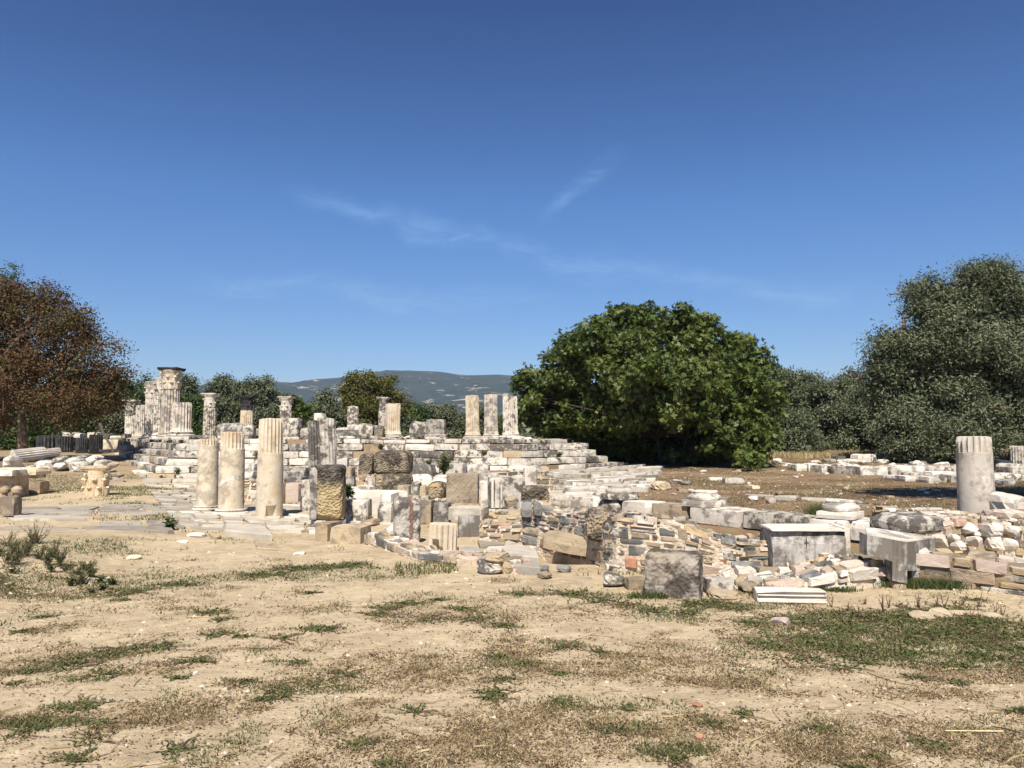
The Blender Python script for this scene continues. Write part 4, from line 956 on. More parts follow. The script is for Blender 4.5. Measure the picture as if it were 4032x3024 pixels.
for lab, x0, x1, a, b, mat, d, th in MID:
    p = P((x0+x1)/2, b, d); ext = max(0.0, p.z-hz(p.x, p.y))
    # carry the block down to the ground when nothing stands under it
    w = (x1-x0)/S_/FPX*d; h = P((x0+x1)/2, a, d).z-p.z
    V, F = block_mesh(w, th, h+min(ext, 0.5)+0.02, nseed(), seg=0.1, rnd=0.035, amp=0.02, chips=7, mx=12); o = mesh_obj('marble_block', V, F, mat)
    o.location = (p.x, d+th/2, p.z-min(ext, 0.5)-0.02); o.rotation_euler = (0, 0, random.Random(x0).uniform(-0.2, 0.2)); tag(o, lab, 'stone block', BM)

# low rubble walls of the middle
def GW(sx, sy, z, yt): p = G(sx, sy, z); return (p.x, p.y, z-0.05, P(sx, yt, p.y).z)
def DW(sx, sy, d, yt): p = P(sx, sy, d); return (p.x, p.y, min(p.z, 0.0)-0.1, P(sx, yt, d).z)
MT = [('tan_stone', 3), ('brown_stone', 1.5), ('marble_white', 2), ('marble_grey', 2), ('pink_stone', 2)]
wall('rubble_wall', 'small rubble pier of mixed stones under the brown conglomerate stack', [DW(1400, 1936, 17.6, 1872), DW(1474, 1938, 17.5, 1868)], 0.5, 0.16, 0.1, 11, MT)
wall('rubble_wall', 'low rubble wall below the right steps, pale slabs with a yellow lump', [DW(1925, 1895, 20.6, 1852), DW(2060, 1890, 20.8, 1850), DW(2180, 1880, 21.6, 1850)], 0.6, 0.4, 0.12, 12, MT)
wall('rubble_wall', 'loose rubble footing between the dark rough block and the stele', [DW(1600, 1990, 15.2, 1952), DW(1700, 1985, 15.0, 1955), DW(1765, 1980, 14.6, 1960)], 0.5, 0.22, 0.12, 13, MT)
wall('rubble_wall', 'low rubble footing of slabs and pebbly mortar between the cream columns', [DW(952, 1928, 18.4, 1884), DW(1110, 1930, 18.4, 1890)], 0.5, 0.22, 0.1, 14, MT)
wall('rubble_wall', 'rubble under the left end of the steps right of the rough pier', [DW(1310, 1880, 19.6, 1850), DW(1408, 1880, 19.4, 1840)], 0.5, 0.25, 0.12, 15, MT)
wall('rubble_wall', 'low bright rubble kerb running from the tan kerb blocks to the split grey boulder', [GW(1438, 2140, 0.0, 2096), GW(1545, 2170, 0.0, 2130), GW(1650, 2205, 0.0, 2170), GW(1800, 2222, 0.0, 2185), GW(1885, 2215, 0.0, 2180), GW(1990, 2262, 0.0, 2210)], 0.35, 0.26, 0.1, 16, [('tan_stone', 3), ('pink_stone', 3), ('marble_white', 2), ('brown_stone', 1.5), ('schist', 0.6)], prot=0.025)
rock('split_boulder', 'large split grey boulder at the end of the low bright kerb', 'boulder', 1874, 1985, 2204, 2262, 'marble_grey', th=0.5)
rock('boulder', 'tan chunk lying on top of the kerb behind the split grey boulder', 'boulder', 1905, 2010, 2176, 2215, 'tan_stone', d=9.1, th=0.3)
rock('boulder', 'yellow angular stone right of the split grey boulder', 'boulder', 1975, 2022, 2212, 2262, 'tan_stone')
def flag(label, px, z, t, mat, name='flagstone', group=None, tilt=0.0):
    pts = [G(x, y, z) for x, y in px]; c = sum(pts, Vector())/len(pts); V = []; F = []; n = len(pts)
    for zz, s in ((-0.1, 1.0), (t-0.012, 1.0), (t, 0.97)):
        for p in pts: V.append(((p.x-c.x)*s, (p.y-c.y)*s, zz+tilt*(p.x-c.x)))
    for i in range(2):
        for j in range(n): F.append((i*n+j, i*n+(j+1) % n, (i+1)*n+(j+1) % n, (i+1)*n+j))
    F.append(tuple(2*n+j for j in range(n))); F.append(tuple(range(n-1, -1, -1)))
    o = mesh_obj(name, np.array(V), F, mat, loc=c); return tag(o, label, 'slab', group)
GF = 'large flat flagstones between the low kerb and the rubble wall'
flag('long grey flagstone with a straight edge, nearest of the flags right of the boulder', [(2018, 2258), (2128, 2268), (2127, 2246), (2020, 2212)], 0.0, 0.1, 'paving_grey', group=GF)
flag('broad pale flagstone behind the nearest one', [(2010, 2212), (2122, 2222), (2112, 2190), (2000, 2150), (1975, 2185)], 0.0, 0.09, 'paving_white', group=GF)
flag('flat pale flagstone right of the cream fluted drum', [(1806, 2180), (1900, 2178), (1880, 2155), (1806, 2160)], 0.0, 0.03, 'paving_grey', group=GF)
flag('narrow flagstone at the foot of the rubble wall', [(1890, 2158), (1995, 2148), (1975, 2136), (1880, 2138)], 0.0, 0.04, 'paving_grey', group=GF)
flag('middle flagstone next to the weedy joint', [(1905, 2180), (1985, 2186), (2000, 2160), (1925, 2162)], 0.0, 0.04, 'paving_white', group=GF)
rock('slate', 'dark blue slate lump right of the flagstones', 'boulder', 2102, 2166, 2230, 2258, 'schist', th=0.25)
rock('slate', 'curved grey slate sliver rising from the sand', 'boulder', 2190, 2252, 2228, 2256, 'schist', th=0.12)
rock('boulder', 'tan stone at the right tip of the nearest flagstone', 'boulder', 2116, 2178, 2258, 2284, 'tan_stone', th=0.25)
flag('low tan slab half sunk in the trodden ground near the big standing block', [(2240, 2290), (2340, 2300), (2330, 2280), (2250, 2276)], 0.0, 0.02, 'tan_stone')
flag('thin white slab lying flat on the sand in front of the paving', [(884, 2110), (1072, 2128), (1045, 2092), (895, 2080)], 0.0, 0.09, 'paving_white')
flag('flat bedrock tongue lying beside the thin white slab', [(1010, 2160), (1120, 2166), (1060, 2130), (1000, 2126)], 0.0, 0.015, 'tan_stone')

# ------------------------------------------------------------------ main rubble wall and its blocks
wall('rubble_wall', 'lower left stretch of the main rubble wall with small flat tan stones', [GW(1888, 2138, 0.0, 2056), GW(2058, 2150, 0.0, 2052)], 0.5, 0.2, 0.1, 21, [('tan_stone', 4), ('brown_stone', 1), ('marble_grey', 1.5), ('pink_stone', 1)])
wall('rubble_wall', 'long main rubble wall of mixed stones set in pale mortar behind the big standing block', [GW(2050, 2148, 0.0, 1968), GW(2145, 2160, 0.0, 2002), GW(2290, 2190, 0.0, 2016), GW(2420, 2252, 0.0, 2022), GW(2560, 2262, 0.0, 2034), GW(2668, 2266, 0.0, 2050), GW(2735, 2270, 0.0, 2064), GW(2812, 2271, 0.0, 2100), GW(2930, 2272, 0.0, 2124), GW(3052, 2268, 0.0, 2128)], 0.55, 0.23, 0.12, 22, [('tan_stone', 3), ('brown_stone', 2.2), ('marble_white', 0.8), ('marble_grey', 2.8), ('schist', 1.8), ('pink_stone', 1.6), ('conglomerate', 0.6), ('brick', 0.3)], prot=0.024, joint=0.014)
bx('rubble_wall_lintel', 'long smooth tan slab leaning along the foot of the main rubble wall', 'stone block', 2155, 2335, 2112, 2170, 'tan_stone', d=10.3, th=0.32, yaw=-0.42, tilt=(0, 0.13), chips=4, rnd=0.03)
bx('conglomerate_block', 'tall reddish brown pitted block built into the main rubble wall', 'stone block', 2320, 2418, 2006, 2128, 'conglomerate', d=9.62, th=0.35, yaw=-0.1, rnd=0.1, amp=0.04, chips=3, seg=0.04, mx=18, rough=0.03)
bx('wall_block', 'dark grey polygonal slab standing on the left of the rubble wall', 'stone block', 2052, 2096, 1978, 2030, 'schist', d=11.28, th=0.2, chips=5)
bx('wall_block', 'rusty dark blue block beside the polygonal grey slab on the rubble wall', 'stone block', 2098, 2138, 1978, 2026, 'schist', d=11.12, th=0.3, chips=7, rnd=0.06)
rock('boulder', 'triangular cream stone in front of the fluted pale block', 'boulder', 1985, 2042, 1952, 1990, 'tan_stone', d=12.2, th=0.3)
# standing block and low front kerb
bx('standing_block', 'big grey brown standing block with chisel scars in the front of the rubble wall', 'stone block', 2566, 2776, 2184, 2368, 'conglomerate', z=0.0, th=0.42, yaw=-0.32, rnd=0.045, amp=0.02, chips=5, seg=0.03, mx=26, rough=0.014)
o = bpy.data.objects['standing_block']; o.data.materials[0] = stone('standing_stone', (0.36, 0.31, 0.26), (0.20, 0.16, 0.12), dark=(0.05, 0.04, 0.03), amt=0.85, lo=0.46, streak=0.15, warm=(0.34, 0.26, 0.16), wamt=0.6, bump=1.0, pits=0.5)
FK = 'rough stones lying along the foot of the rubble wall'
rock('kerb_boulder', 'rounded white and grey boulder at the left end of the front kerb', 'boulder', 2378, 2466, 2258, 2316, 'marble_grey', th=0.3, group=FK)
bx('kerb_boulder', 'squared tan stone between the rounded boulder and the standing block', 'stone block', 2468, 2562, 2278, 2326, 'tan_stone', terr=True, th=0.3, chips=8, rnd=0.04, group=FK)
bx('kerb_boulder', 'grey squared stone just right of the standing block', 'stone block', 2780, 2892, 2278, 2332, 'marble_grey', z=0.05, th=0.3, chips=7, rnd=0.03, group=FK)
rock('kerb_boulder', 'brown angular stone second right of the standing block', 'boulder', 2922, 3012, 2298, 2336, 'brown_stone', z=0.02, terr=False, th=0.3, group=FK)
rock('kerb_boulder', 'rough yellowish stone half buried under the grey squared one', 'boulder', 2800, 2925, 2326, 2364, 'tan_stone', th=0.3, group=FK)
wall('rubble_wall', 'low front footing of cemented rubble running under the marble bin', [GW(2895, 2330, 0.0, 2292), GW(3100, 2330, 0.0, 2272), GW(3200, 2332, 0.0, 2262), GW(3330, 2330, 0.0, 2230), GW(3400, 2326, 0.0, 2212), GW(3522, 2310, 0.0, 2210)], 0.75, 0.26, 0.12, 24, [('tan_stone', 2), ('pink_stone', 3), ('marble_white', 2.5), ('brown_stone', 1), ('schist', 0.7), ('marble_grey', 1)], prot=0.04)
bx('carved_beam', 'white carved marble beam with long grooves lying in the grass edge', 'stone beam', 2990, 3256, 2326, 2384, 'marble_white', z=0.0, th=0.2, yaw=-0.1, chips=3, rnd=0.012, amp=0.004, seg=0.1)
q = bpy.data.objects['carved_beam']
for zf in (0.30, 0.62, 0.82):
    Lb = (3256-2990)/S_/FPX*7.35; V, F = block_mesh(Lb*0.985, 0.03, 0.018 if zf < 0.5 else 0.012, nseed(), seg=0.1, rnd=0.005, amp=0.003, chips=0, mx=10); mesh_obj('fillet', V, F, 'marble_white', q, (0, -0.103, 0.19*zf))

# marble bin (sarcophagus-like box) with a small cross mark
def marble_bin():
    d = G(3190, 2256, 0.08).y; k = d/S_/FPX; pl = P(3045, 2256, d); pr = P(3336, 2256, d); zb = 0.06; ztop = P(3190, 2078, d).z
    root = thing('marble_bin', 'grey stained marble box with a flat rim and a small cross shaped stain on its front', 'stone box', ((pl.x+pr.x)/2, d, zb), -0.06)
    w = pr.x-pl.x; h = ztop-zb
    V, F = block_mesh(w, 0.55, h-0.045, nseed(), seg=0.06, rnd=0.02, amp=0.012, chips=6, mx=20, rough=0.006); mesh_obj('body', V+np.array([0, 0.275, 0]), F, 'marble_stained', root)
    V, F = block_mesh(w*1.005, 0.575, 0.03, nseed(), seg=0.09, rnd=0.012, amp=0.008, chips=5, mx=14); mesh_obj('rim', V+np.array([0, 0.275, h-0.045]), F, 'marble_white', root)
    V, F = block_mesh(0.07, 0.5, h*0.99, nseed(), seg=0.12, rnd=0.012, amp=0.008, chips=3, mx=8); mesh_obj('end_panel', V+np.array([w/2+0.02, 0.29, 0]), F, 'marble_white', root)  # whiter panel puts the bright light on the end face into colour
    for (cw, ch) in ((0.009, 0.12), (0.055, 0.009)):
        V, F = block_mesh(cw, 0.006, ch, nseed(), rnd=0.002, amp=0.001, chips=0); mesh_obj('cross_stain', V+np.array([-w*0.04, -0.0035, h*0.69-ch/2]), F, 'stain_mark', root)  # thin dark strips draw a cross shaped stain
marble_bin()
def marble_trough():
    d = G(3500, 2330, 0.0).y; k = d/S_/FPX; root = thing('marble_trough', 'L shaped grey marble block with a long leg reaching the ground', 'stone box', (P(3530, 2330, d).x, d, 0.0))
    o0 = Vector((P(3530, 2330, d).x, d, 0.0))
    def prism(name, px, th, mat, dd=d, amp=0.006):
        # silhouette at depth dd extruded backwards, then roughened
        pts = [P(x, y, dd)-o0 for x, y in px]; n = len(pts); V = [(p.x, p.y, p.z) for p in pts]+[(p.x+0.02, p.y+th, p.z) for p in pts]
        F = [tuple(range(n)), tuple(range(2*n-1, n-1, -1))]+[(i, n+i, n+(i+1) % n, (i+1) % n) for i in range(n)]
        return mesh_obj(name, np.array(V), F, mat, root)
    # front face: upper slab with a leg
    prism('front_slab', [(3414, 2106), (3480, 2118), (3555, 2132), (3572, 2136), (3572, 2298), (3514, 2286), (3514, 2212), (3470, 2196), (3414, 2188)], 0.22, 'marble_stained')
    # receding right side
    a = P(3572, 2136, d)-o0; b = P(3684, 2118, d+0.55)-o0; a2 = P(3572, 2210, d)-o0; b2 = P(3682, 2172, d+0.55)-o0
    V = [(a.x, a.y+0.01, a.z), (b.x, b.y, b.z), (b2.x, b2.y, b2.z-0.2), (a2.x, a2.y+0.01, a2.z-0.1)]; V += [(x-0.1, y+0.2, z) for x, y, z in V]
    mesh_obj('side_slab', V, [(0, 3, 2, 1), (4, 5, 6, 7), (0, 1, 5, 4), (1, 2, 6, 5), (2, 3, 7, 6), (3, 0, 4, 7)], 'marble_stained', root)
    # top plate
    c = P(3414, 2106, d)-o0; e = P(3500, 2072, d+0.5)-o0; f = P(3440, 2082, d+0.42)-o0
    V = [(c.x+0.002, c.y+0.003, c.z), (a.x-0.002, a.y+0.003, a.z), (b.x, b.y, b.z), (b.x-0.1, b.y+0.25, b.z), (f.x, f.y+0.2, c.z+0.0)]
    n = len(V); V = V+[(x, y, z+0.014) for x, y, z in V]; F = [tuple(range(n-1, -1, -1)), tuple(range(n, 2*n))]+[(i, (i+1) % n, n+(i+1) % n, n+i) for i in range(n)]
    mesh_obj('top_plate', V, F, 'marble_white', root)
    V, F = block_mesh(0.14, 0.18, 0.16, nseed(), chips=2); mesh_obj('foot', V+np.array([0.05, 0.1, -0.05]), F, 'tan_stone', root)
marble_trough()
bx('tilted_block', 'heavy dark grey block lying tilted across the top of the L shaped marble', 'stone block', 3510, 3722, 2034, 2100, 'marble_grey', d=9.6, th=0.55, yaw=0.25, tilt=(0.08, 0.0), rnd=0.05, amp=0.03, chips=9, seg=0.07)

# ------------------------------------------------------------------ stylobate line with column bases
LA, LB = G(2168, 1946, 0.08), G(3505, 2066, 0.08)
def on_line(sx):
    u = ray(sx, 1990).x/ray(sx, 1990).y; dx, dy = LB.x-LA.x, LB.y-LA.y; t = (u*LA.y-LA.x)/(dx-u*dy); return Vector((LA.x+dx*t, LA.y+dy*t, 0.08))
def stylo(label, x0, x1, yfront, yb, mat='marble_grey', back=0.75, zt=0.08, name='stylobate_block'):
    a = on_line(x0); b = on_line(x1); L_ = math.hypot(b.x-a.x, b.y-a.y); ang = math.atan2(b.y-a.y, b.x-a.x); h = 0.34
    V, F = block_mesh(L_-0.03, back, h, nseed(), seg=0.1, rnd=0.025, amp=0.012, chips=6, mx=12, rough=0.012)
    nx, ny = -math.sin(ang), math.cos(ang)
    o = mesh_obj(name, V, F, mat); o.location = ((a.x+b.x)/2+nx*back/2, (a.y+b.y)/2+ny*back/2, zt-h); o.rotation_euler = (random.Random(x0).uniform(-0.02, 0.02), random.Random(x1).uniform(-0.02, 0.02), ang+random.Random(x1+1).uniform(-0.05, 0.05))
    return tag(o, label, 'stone block', 'long marble blocks of the stoa step line')
stylo('short dark edged stoa block at the far left end of the step line', 2168, 2236, (1948, 1950), 1978)
stylo('long stoa block with undercut shadow, second from the far end of the line', 2238, 2350, (1942, 1952), 1972, 'marble_white')
stylo('stoa block left of the first column base', 2352, 2438, (1952, 1966), 1985)
stylo('broad stoa block in front of the first column base', 2440, 2552, (1966, 1974), 2004, 'marble_white')
stylo('brown weathered stoa block between the two big column bases', 2556, 2700, (1966, 1992), 2020, 'brown_stone')
stylo('pecked stoa block that carries the second column base', 2712, 2902, (1994, 2006), 2050, 'marble_white', 0.9)
stylo('longest stoa block right of the second column base', 2906, 3168, (2002, 2036), 2071, 'marble_grey', 0.85)
stylo('stoa block that carries the third column base', 3182, 3336, (2034, 2056), 2075, 'marble_white', 0.9)
stylo('pecked stoa block behind the L shaped marble', 3338, 3505, (2052, 2068), 2103, 'marble_white', 0.8)
def free_base(label, sx, yb, wpx, d, mat='marble_white', rz=-0.8):
    p = on_line(sx); d = p.y; k = d/S_/FPX; R = wpx*k/2/1.30; r = thing('loose_base', label, 'column base', (p.x*(1+0.42/d), p.y+0.42, 0.08), rz, 'loose column bases on the stoa line')
    V, F = block_mesh(wpx*k*1.06, wpx*k*1.06, 0.14, nseed(), seg=0.1, rnd=0.02, amp=0.012, chips=6, mx=10); mesh_obj('plinth', V, F, mat, r)
    V, F = lathe([(R*1.22, 0), (R*1.3, 0.03), (R*1.33, 0.07), (R*1.27, 0.11), (R*1.1, 0.12), (R*1.05, 0.16), (R*1.09, 0.19), (R*1.04, 0.21)], 32, 0.03, nseed()); mesh_obj('torus', V, F, mat, r, (0, 0, 0.13))
free_base('round moulded column base nearest the temple on the stoa line', 2440, 1950, 108, 19.6, MG)
free_base('second round moulded column base, bright white, on the pecked stoa block', 2775, 1997, 122, 16.6)
free_base('third round moulded column base, cracked, behind the marble box', 3310, 2048, 134, 14.2)

def scatter(name, label, cat, group, pts, wr, mats_, seed):
    rs = np.random.RandomState(seed)
    for x, y in pts:
        w = rs.uniform(*wr); V, F = rock_mesh(w, w*rs.uniform(0.6, 1), w*rs.uniform(0.3, 0.6), nseed(), 7, 9); o = mesh_obj(name, V, F, pick(rs, mats_)); o.location = (x, y, hz(x, y)-w*0.08); o.rotation_euler = (0, 0, rs.uniform(0, 6.28)); tag(o, label, cat, group)
rs = np.random.RandomState(303); pts = []
while len(pts) < 60:
    u = rs.uniform(0.12, 0.42); t = rs.rand(); p = on_line(2016+u*FPX*S_*0.98); y = p.y*(1-0.30*t)-0.35; pts.append((u*y, y))
scatter('trench_stone', 'small rough stone lying in the strip between the rubble wall and the stoa blocks', 'stone', 'small stones between the rubble wall and the stoa blocks', pts, (0.1, 0.32), [('schist', 2), ('tan_stone', 2), ('brown_stone', 2), ('marble_white', 1)], 304)
pts = []
while len(pts) < 110:
    y = rs.uniform(12.3, 24.5); u = rs.uniform(-0.25, 0.06); x = u*y
    if y < 13.6 and u < -0.16: continue
    pts.append((x, y))
scatter('ruin_stone', 'small broken stone lying among the middle ruins', 'stone', 'small broken stones among the middle ruins', pts, (0.12, 0.42), [('marble_white', 2), ('marble_grey', 3), ('tan_stone', 2), ('brown_stone', 1), ('pink_stone', 1)], 305)
rs = np.random.RandomState(306)
scatter('row_stone', 'small white marble fragment lying between the rows of blocks on the right field', 'stone', 'small marble fragments on the right field', [(x, y) for x, y in zip(rs.uniform(9, 19, 46), rs.uniform(30, 36.5, 46)) if x/y > 0.34], (0.25, 0.7), [('marble_white', 3), ('marble_grey', 2)], 308)
scatter('field_stone', 'small pale stone lying on the brown field', 'stone', 'small pale stones on the brown field', [(u*y, y) for u, y in zip(rs.uniform(0.2, 0.62, 40), rs.uniform(17, 30, 40)) if ((u*y-2.6)*6.3+(y-18.9)*5.3)/8.23 > 1.2], (0.1, 0.28), [('marble_white', 2), ('tan_stone', 2), ('pink_stone', 1)], 307)

# ------------------------------------------------------------------ right hand walls and column
wall('rubble_wall', 'neat dry stone wall of big brown stones at the right edge of the photo', [GW(3582, 2312, 0.0, 2166), GW(3800, 2322, 0.0, 2184), GW(4032, 2345, 0.0, 2226), GW(4250, 2380, 0.0, 2250)], 0.5, 0.34, 0.145, 35, [('brown_stone', 3), ('tan_stone', 4), ('marble_grey', 2.5), ('schist', 0.5), ('pink_stone', 1)], prot=0.035, core='earth_fill', joint=0.008)
wall('rubble_wall', 'upper rubble wall behind the neat dry stone wall, with white marble chunks', [DW(3650, 2160, 10.3, 2068), DW(3740, 2160, 10.3, 2034), DW(3860, 2160, 10.4, 2036), DW(4032, 2175, 10.4, 2062), DW(4220, 2180, 10.4, 2070)], 1.6, 0.2, 0.11, 32, [('tan_stone', 4), ('marble_white', 1.6), ('marble_grey', 1.5), ('brown_stone', 2.5), ('pink_stone', 2), ('brick', 0.3)], prot=0.035)
GR = 'white angular marble chunks on the right rubble bank'
rs = np.random.RandomState(44)
CH = {(3700, 2080): 'topmost at its left end', (3770, 2130): 'small and left of the centre', (3830, 2100): 'upper one below the grey column', (3925, 2110): 'large upper one right of the column', (3935, 2160): 'tall pointed one standing low', (3860, 2150): 'low one in the middle', (3790, 2165): 'lowest one at the left', (3990, 2170): 'lowest one near the right edge', (3720, 2150): 'low one beside the tilted block', (4010, 2110): 'highest one at the right edge'}
for sx, sy, w in ((3700, 2080, 60), (3770, 2130, 40), (3830, 2100, 70), (3925, 2110, 85), (3935, 2160, 75), (3860, 2150, 60), (3790, 2165, 60), (3990, 2170, 80), (3720, 2150, 70), (4010, 2110, 60)):
    rock('marble_chunk', 'angular white marble chunk in the right rubble bank, '+CH[(sx, sy)], 'stone', sx-w*0.4, sx+w*0.4, sy-w*0.6, sy+5, 'marble_white', d=10.3-0.25*(sy-2080)/60, th=0.3, group=GR, n=8)
p = P(3845, 2018, 12.4); 
column('grey marble column, smooth with a fluted top, standing on the right rubble wall', 3846, 2020, 1712, 131, 12.6, P(3845, 2020, 12.4).z, 'marble_stained', fl_from_y=1776, group=None, name='portico_column', taper=0.05, tb=0.025, damage=0.5, n=18)
for o in bpy.data.objects:
    if o.get('label', '').startswith('grey marble column, smooth'):
        for c in o.children: c.data.materials[0] = stone('column_grey', (0.58, 0.52, 0.45), (0.45, 0.40, 0.34), dark=(0.15, 0.135, 0.115), amt=0.55, lo=0.5, streak=0.25, warm=(0.5, 0.42, 0.32), wamt=0.4, bump=0.3, var=0.05)
rock('boulder', 'large white rounded marble boulder at the right edge beside the grey column', 'boulder', 3948, 4100, 1926, 2040, 'marble_white', d=12.0, th=0.8, sink=0.3)
rock('boulder', 'pinkish mortared lump below the white boulder at the right edge', 'boulder', 3930, 4110, 1990, 2070, 'pink_stone', d=11.4, th=0.7, sink=0.4)

# ------------------------------------------------------------------ left side pieces
def capital_block():
    p = G(356, 1953, 0.0); R = 0.5*88/S_/FPX*p.y; h = P(356, 1832, p.y).z-p.z
    r = thing('fallen_capital', 'yellowish Corinthian capital standing on the ground beside the path', 'capital', (p.x, p.y+R, p.z-0.03), 0.25)
    capital_parts(r, R, h, 'capital_stone', 17, 1.0, True, 0.92)
stone('capital_stone', (0.66, 0.54, 0.37), (0.54, 0.42, 0.26), dark=(0.2, 0.13, 0.07), amt=0.4, lo=0.55, warm=(0.66, 0.58, 0.47), wamt=0.7, bump=0.7, sc=1.5)
capital_block()
GD = 'fluted drums standing in the shade of the brown tree'  # near-black colour of these drums carries the tree's shade
drum('wide dark fluted drum in deep shade, leftmost under the brown tree', 165, 1780, 1716, 86, 'marble_black_or_shade', terr=True, group=GD)
drum('tall dark fluted drum in the shade, second from the left', 236, 1782, 1712, 62, 'marble_black_or_shade', terr=True, group=GD)
drum('narrow dark fluted drum in the shade, third from the left', 284, 1775, 1716, 42, 'marble_black_or_shade', terr=True, group=GD)
drum('two tiered dark fluted drum in the shade, fourth from the left', 311, 1786, 1724, 44, 'marble_black_or_shade', terr=True, group=GD)
drum('round shouldered dark fluted drum at the right end of the shaded row', 364, 1788, 1712, 50, 'marble_black_or_shade', terr=True, group=GD)
bx('long_block', 'long smooth cream block on a dark sill beside the shaded drums', 'stone block', 390, 464, 1730, 1772, 'marble_cream', terr=True, th=0.8, chips=2, amp=0.01)
bx('sill_block', 'thin dark slab under the long cream block', 'stone block', 386, 470, 1770, 1780, 'marble_dark', d=36, th=0.9)
def pole(name, label, a, b, r=0.03, mat='wood_pole', parent=None, n=8, group=None, cat='pole'):
    a = Vector(a); b = Vector(b); dv = (b-a); q = dv.to_track_quat('Z', 'Y'); V = []; F = []
    for t in np.linspace(0, 1, 7):
        c = a+dv*t+Vector((math.sin(t*7)*r*0.5, 0, 0))
        for j in range(n):
            v = q@Vector((r*math.cos(2*math.pi*j/n), r*math.sin(2*math.pi*j/n), 0)); V.append(tuple(c+v-a))
    for i in range(6):
        for j in range(n): F.append((i*n+j, i*n+(j+1) % n, (i+1)*n+(j+1) % n, (i+1)*n+j))
    F.append(tuple(range(n-1, -1, -1))); F.append(tuple(6*n+j for j in range(n)))
    o = mesh_obj(name, np.array(V), F, mat, parent, a if parent is None else None)
    return tag(o, label, cat, group) if parent is None else o
ap = P(391, 1668, 34)
pole('leaning_pole', 'long dark pole leaning right over the cream block', P(446, 1780, 33.5), ap, 0.05)
pole('leaning_pole', 'shorter pole of the pair leaning left onto the last drum', P(371, 1712, 34.6), ap+Vector((0, 0.1, 0.02)), 0.035)
GBK = 'low blocks in rows at the back left'
rs = np.random.RandomState(9)
for i, (x0, x1, a, b) in enumerate(((245, 290, 1702, 1716), (288, 314, 1706, 1722), (342, 382, 1702, 1722), (393, 428, 1708, 1724), (432, 476, 1716, 1726), (478, 492, 1708, 1722), (460, 486, 1738, 1760), (462, 500, 1752, 1776))):
    bx('back_block', ['thin pale block showing over the second shaded drum', 'small pale block showing over the narrow shaded drum', 'bright rounded block behind the last shaded drum', 'dark block behind the leaning poles', 'flat pale slab left of the far left column', 'small stone touching the far left column', 'grey block against the left end of the podium', 'lower grey block against the left end of the podium'][i], 'stone block', x0, x1, a, b, ('marble_white', 'marble_white', 'marble_white', 'marble_dark', 'marble_white', 'marble_grey', 'marble_grey', 'marble_grey')[i], d=44 if i < 6 else 38, th=0.8, group=GBK)
# heap of marble debris
def lying_drum(label, x0, y0, x1, y1, wpx, d0, d1, mat):
    a = P(x0, y0, d0); b = P(x1, y1, d1); R = wpx/2/S_/FPX*d0; L_ = (b-a).length; r = thing('lying_shaft', label, 'column drum', a)
    V, F = shaft_mesh(R, L_, 18, 0, 0, 0.04, nseed(), apo=False, damage=0.4, dep=0.13); o = mesh_obj('shaft', V, F, mat, r); o.rotation_mode = 'QUATERNION'; o.rotation_quaternion = (b-a).to_track_quat('Z', 'Y'); return r
lying_drum('fluted column shaft lying in the debris heap at the left', 50, 1796, 175, 1782, 50, 30.0, 31.0, 'marble_white')
lying_drum('short fluted fragment lying at the right end of the long shaft', 165, 1786, 232, 1778, 34, 31.2, 31.8, 'marble_white')
DH = 'pale marble fragments heaped at the left'
rs = np.random.RandomState(21)
heap = [(0, 45, 1782, 1838, MW), (10, 40, 1810, 1842, MW), (110, 215, 1806, 1846, MW), (195, 255, 1790, 1822, MG), (200, 256, 1818, 1842, MW), (240, 300, 1795, 1832, MW), (262, 330, 1812, 1846, MW), (270, 330, 1788, 1808, MG), (325, 380, 1788, 1812, MW), (330, 362, 1804, 1822, 'marble_black_or_shade'), (355, 400, 1806, 1836, MW), (300, 350, 1820, 1848, MW), (380, 412, 1808, 1830, 'tan_stone'), (345, 392, 1830, 1850, MW), (90, 130, 1825, 1846, MW), (30, 60, 1826, 1850, MW), (140, 180, 1834, 1852, MW), (225, 262, 1830, 1850, MW)]
nm = ['left edge lump', 'small chip at the left edge', 'widest low slab', 'dark topped lump behind', 'middle wedge', 'pale round lump', 'broad pale lump', 'flat grey lump at the back', 'flat white slab at the back', 'single black fragment', 'right side lump', 'front right lump', 'brown rightmost chip', 'front chip below the right lump', 'chip under the long shaft', 'front chip near the left edge', 'front chip below the widest slab', 'small middle chip']
for (x0, x1, a, b, m), q in zip(heap, nm):
    rock('marble_fragment', q+' of the marble debris heap at the left', 'stone', x0, x1, a, b, m, d=29.5+rs.uniform(0, 1.2)-(b-1820)/40, th=0.9, group=DH, n=10, sink=0.4)
rock('boulder', 'round orange boulder at the left end of the temple steps', 'boulder', 413, 446, 1818, 1842, 'tan_stone', d=28.6, th=0.6)
rock('boulder', 'pale wedge stone lying before the left end of the temple steps', 'boulder', 424, 472, 1860, 1882, 'tan_stone', d=27.0, th=0.5)
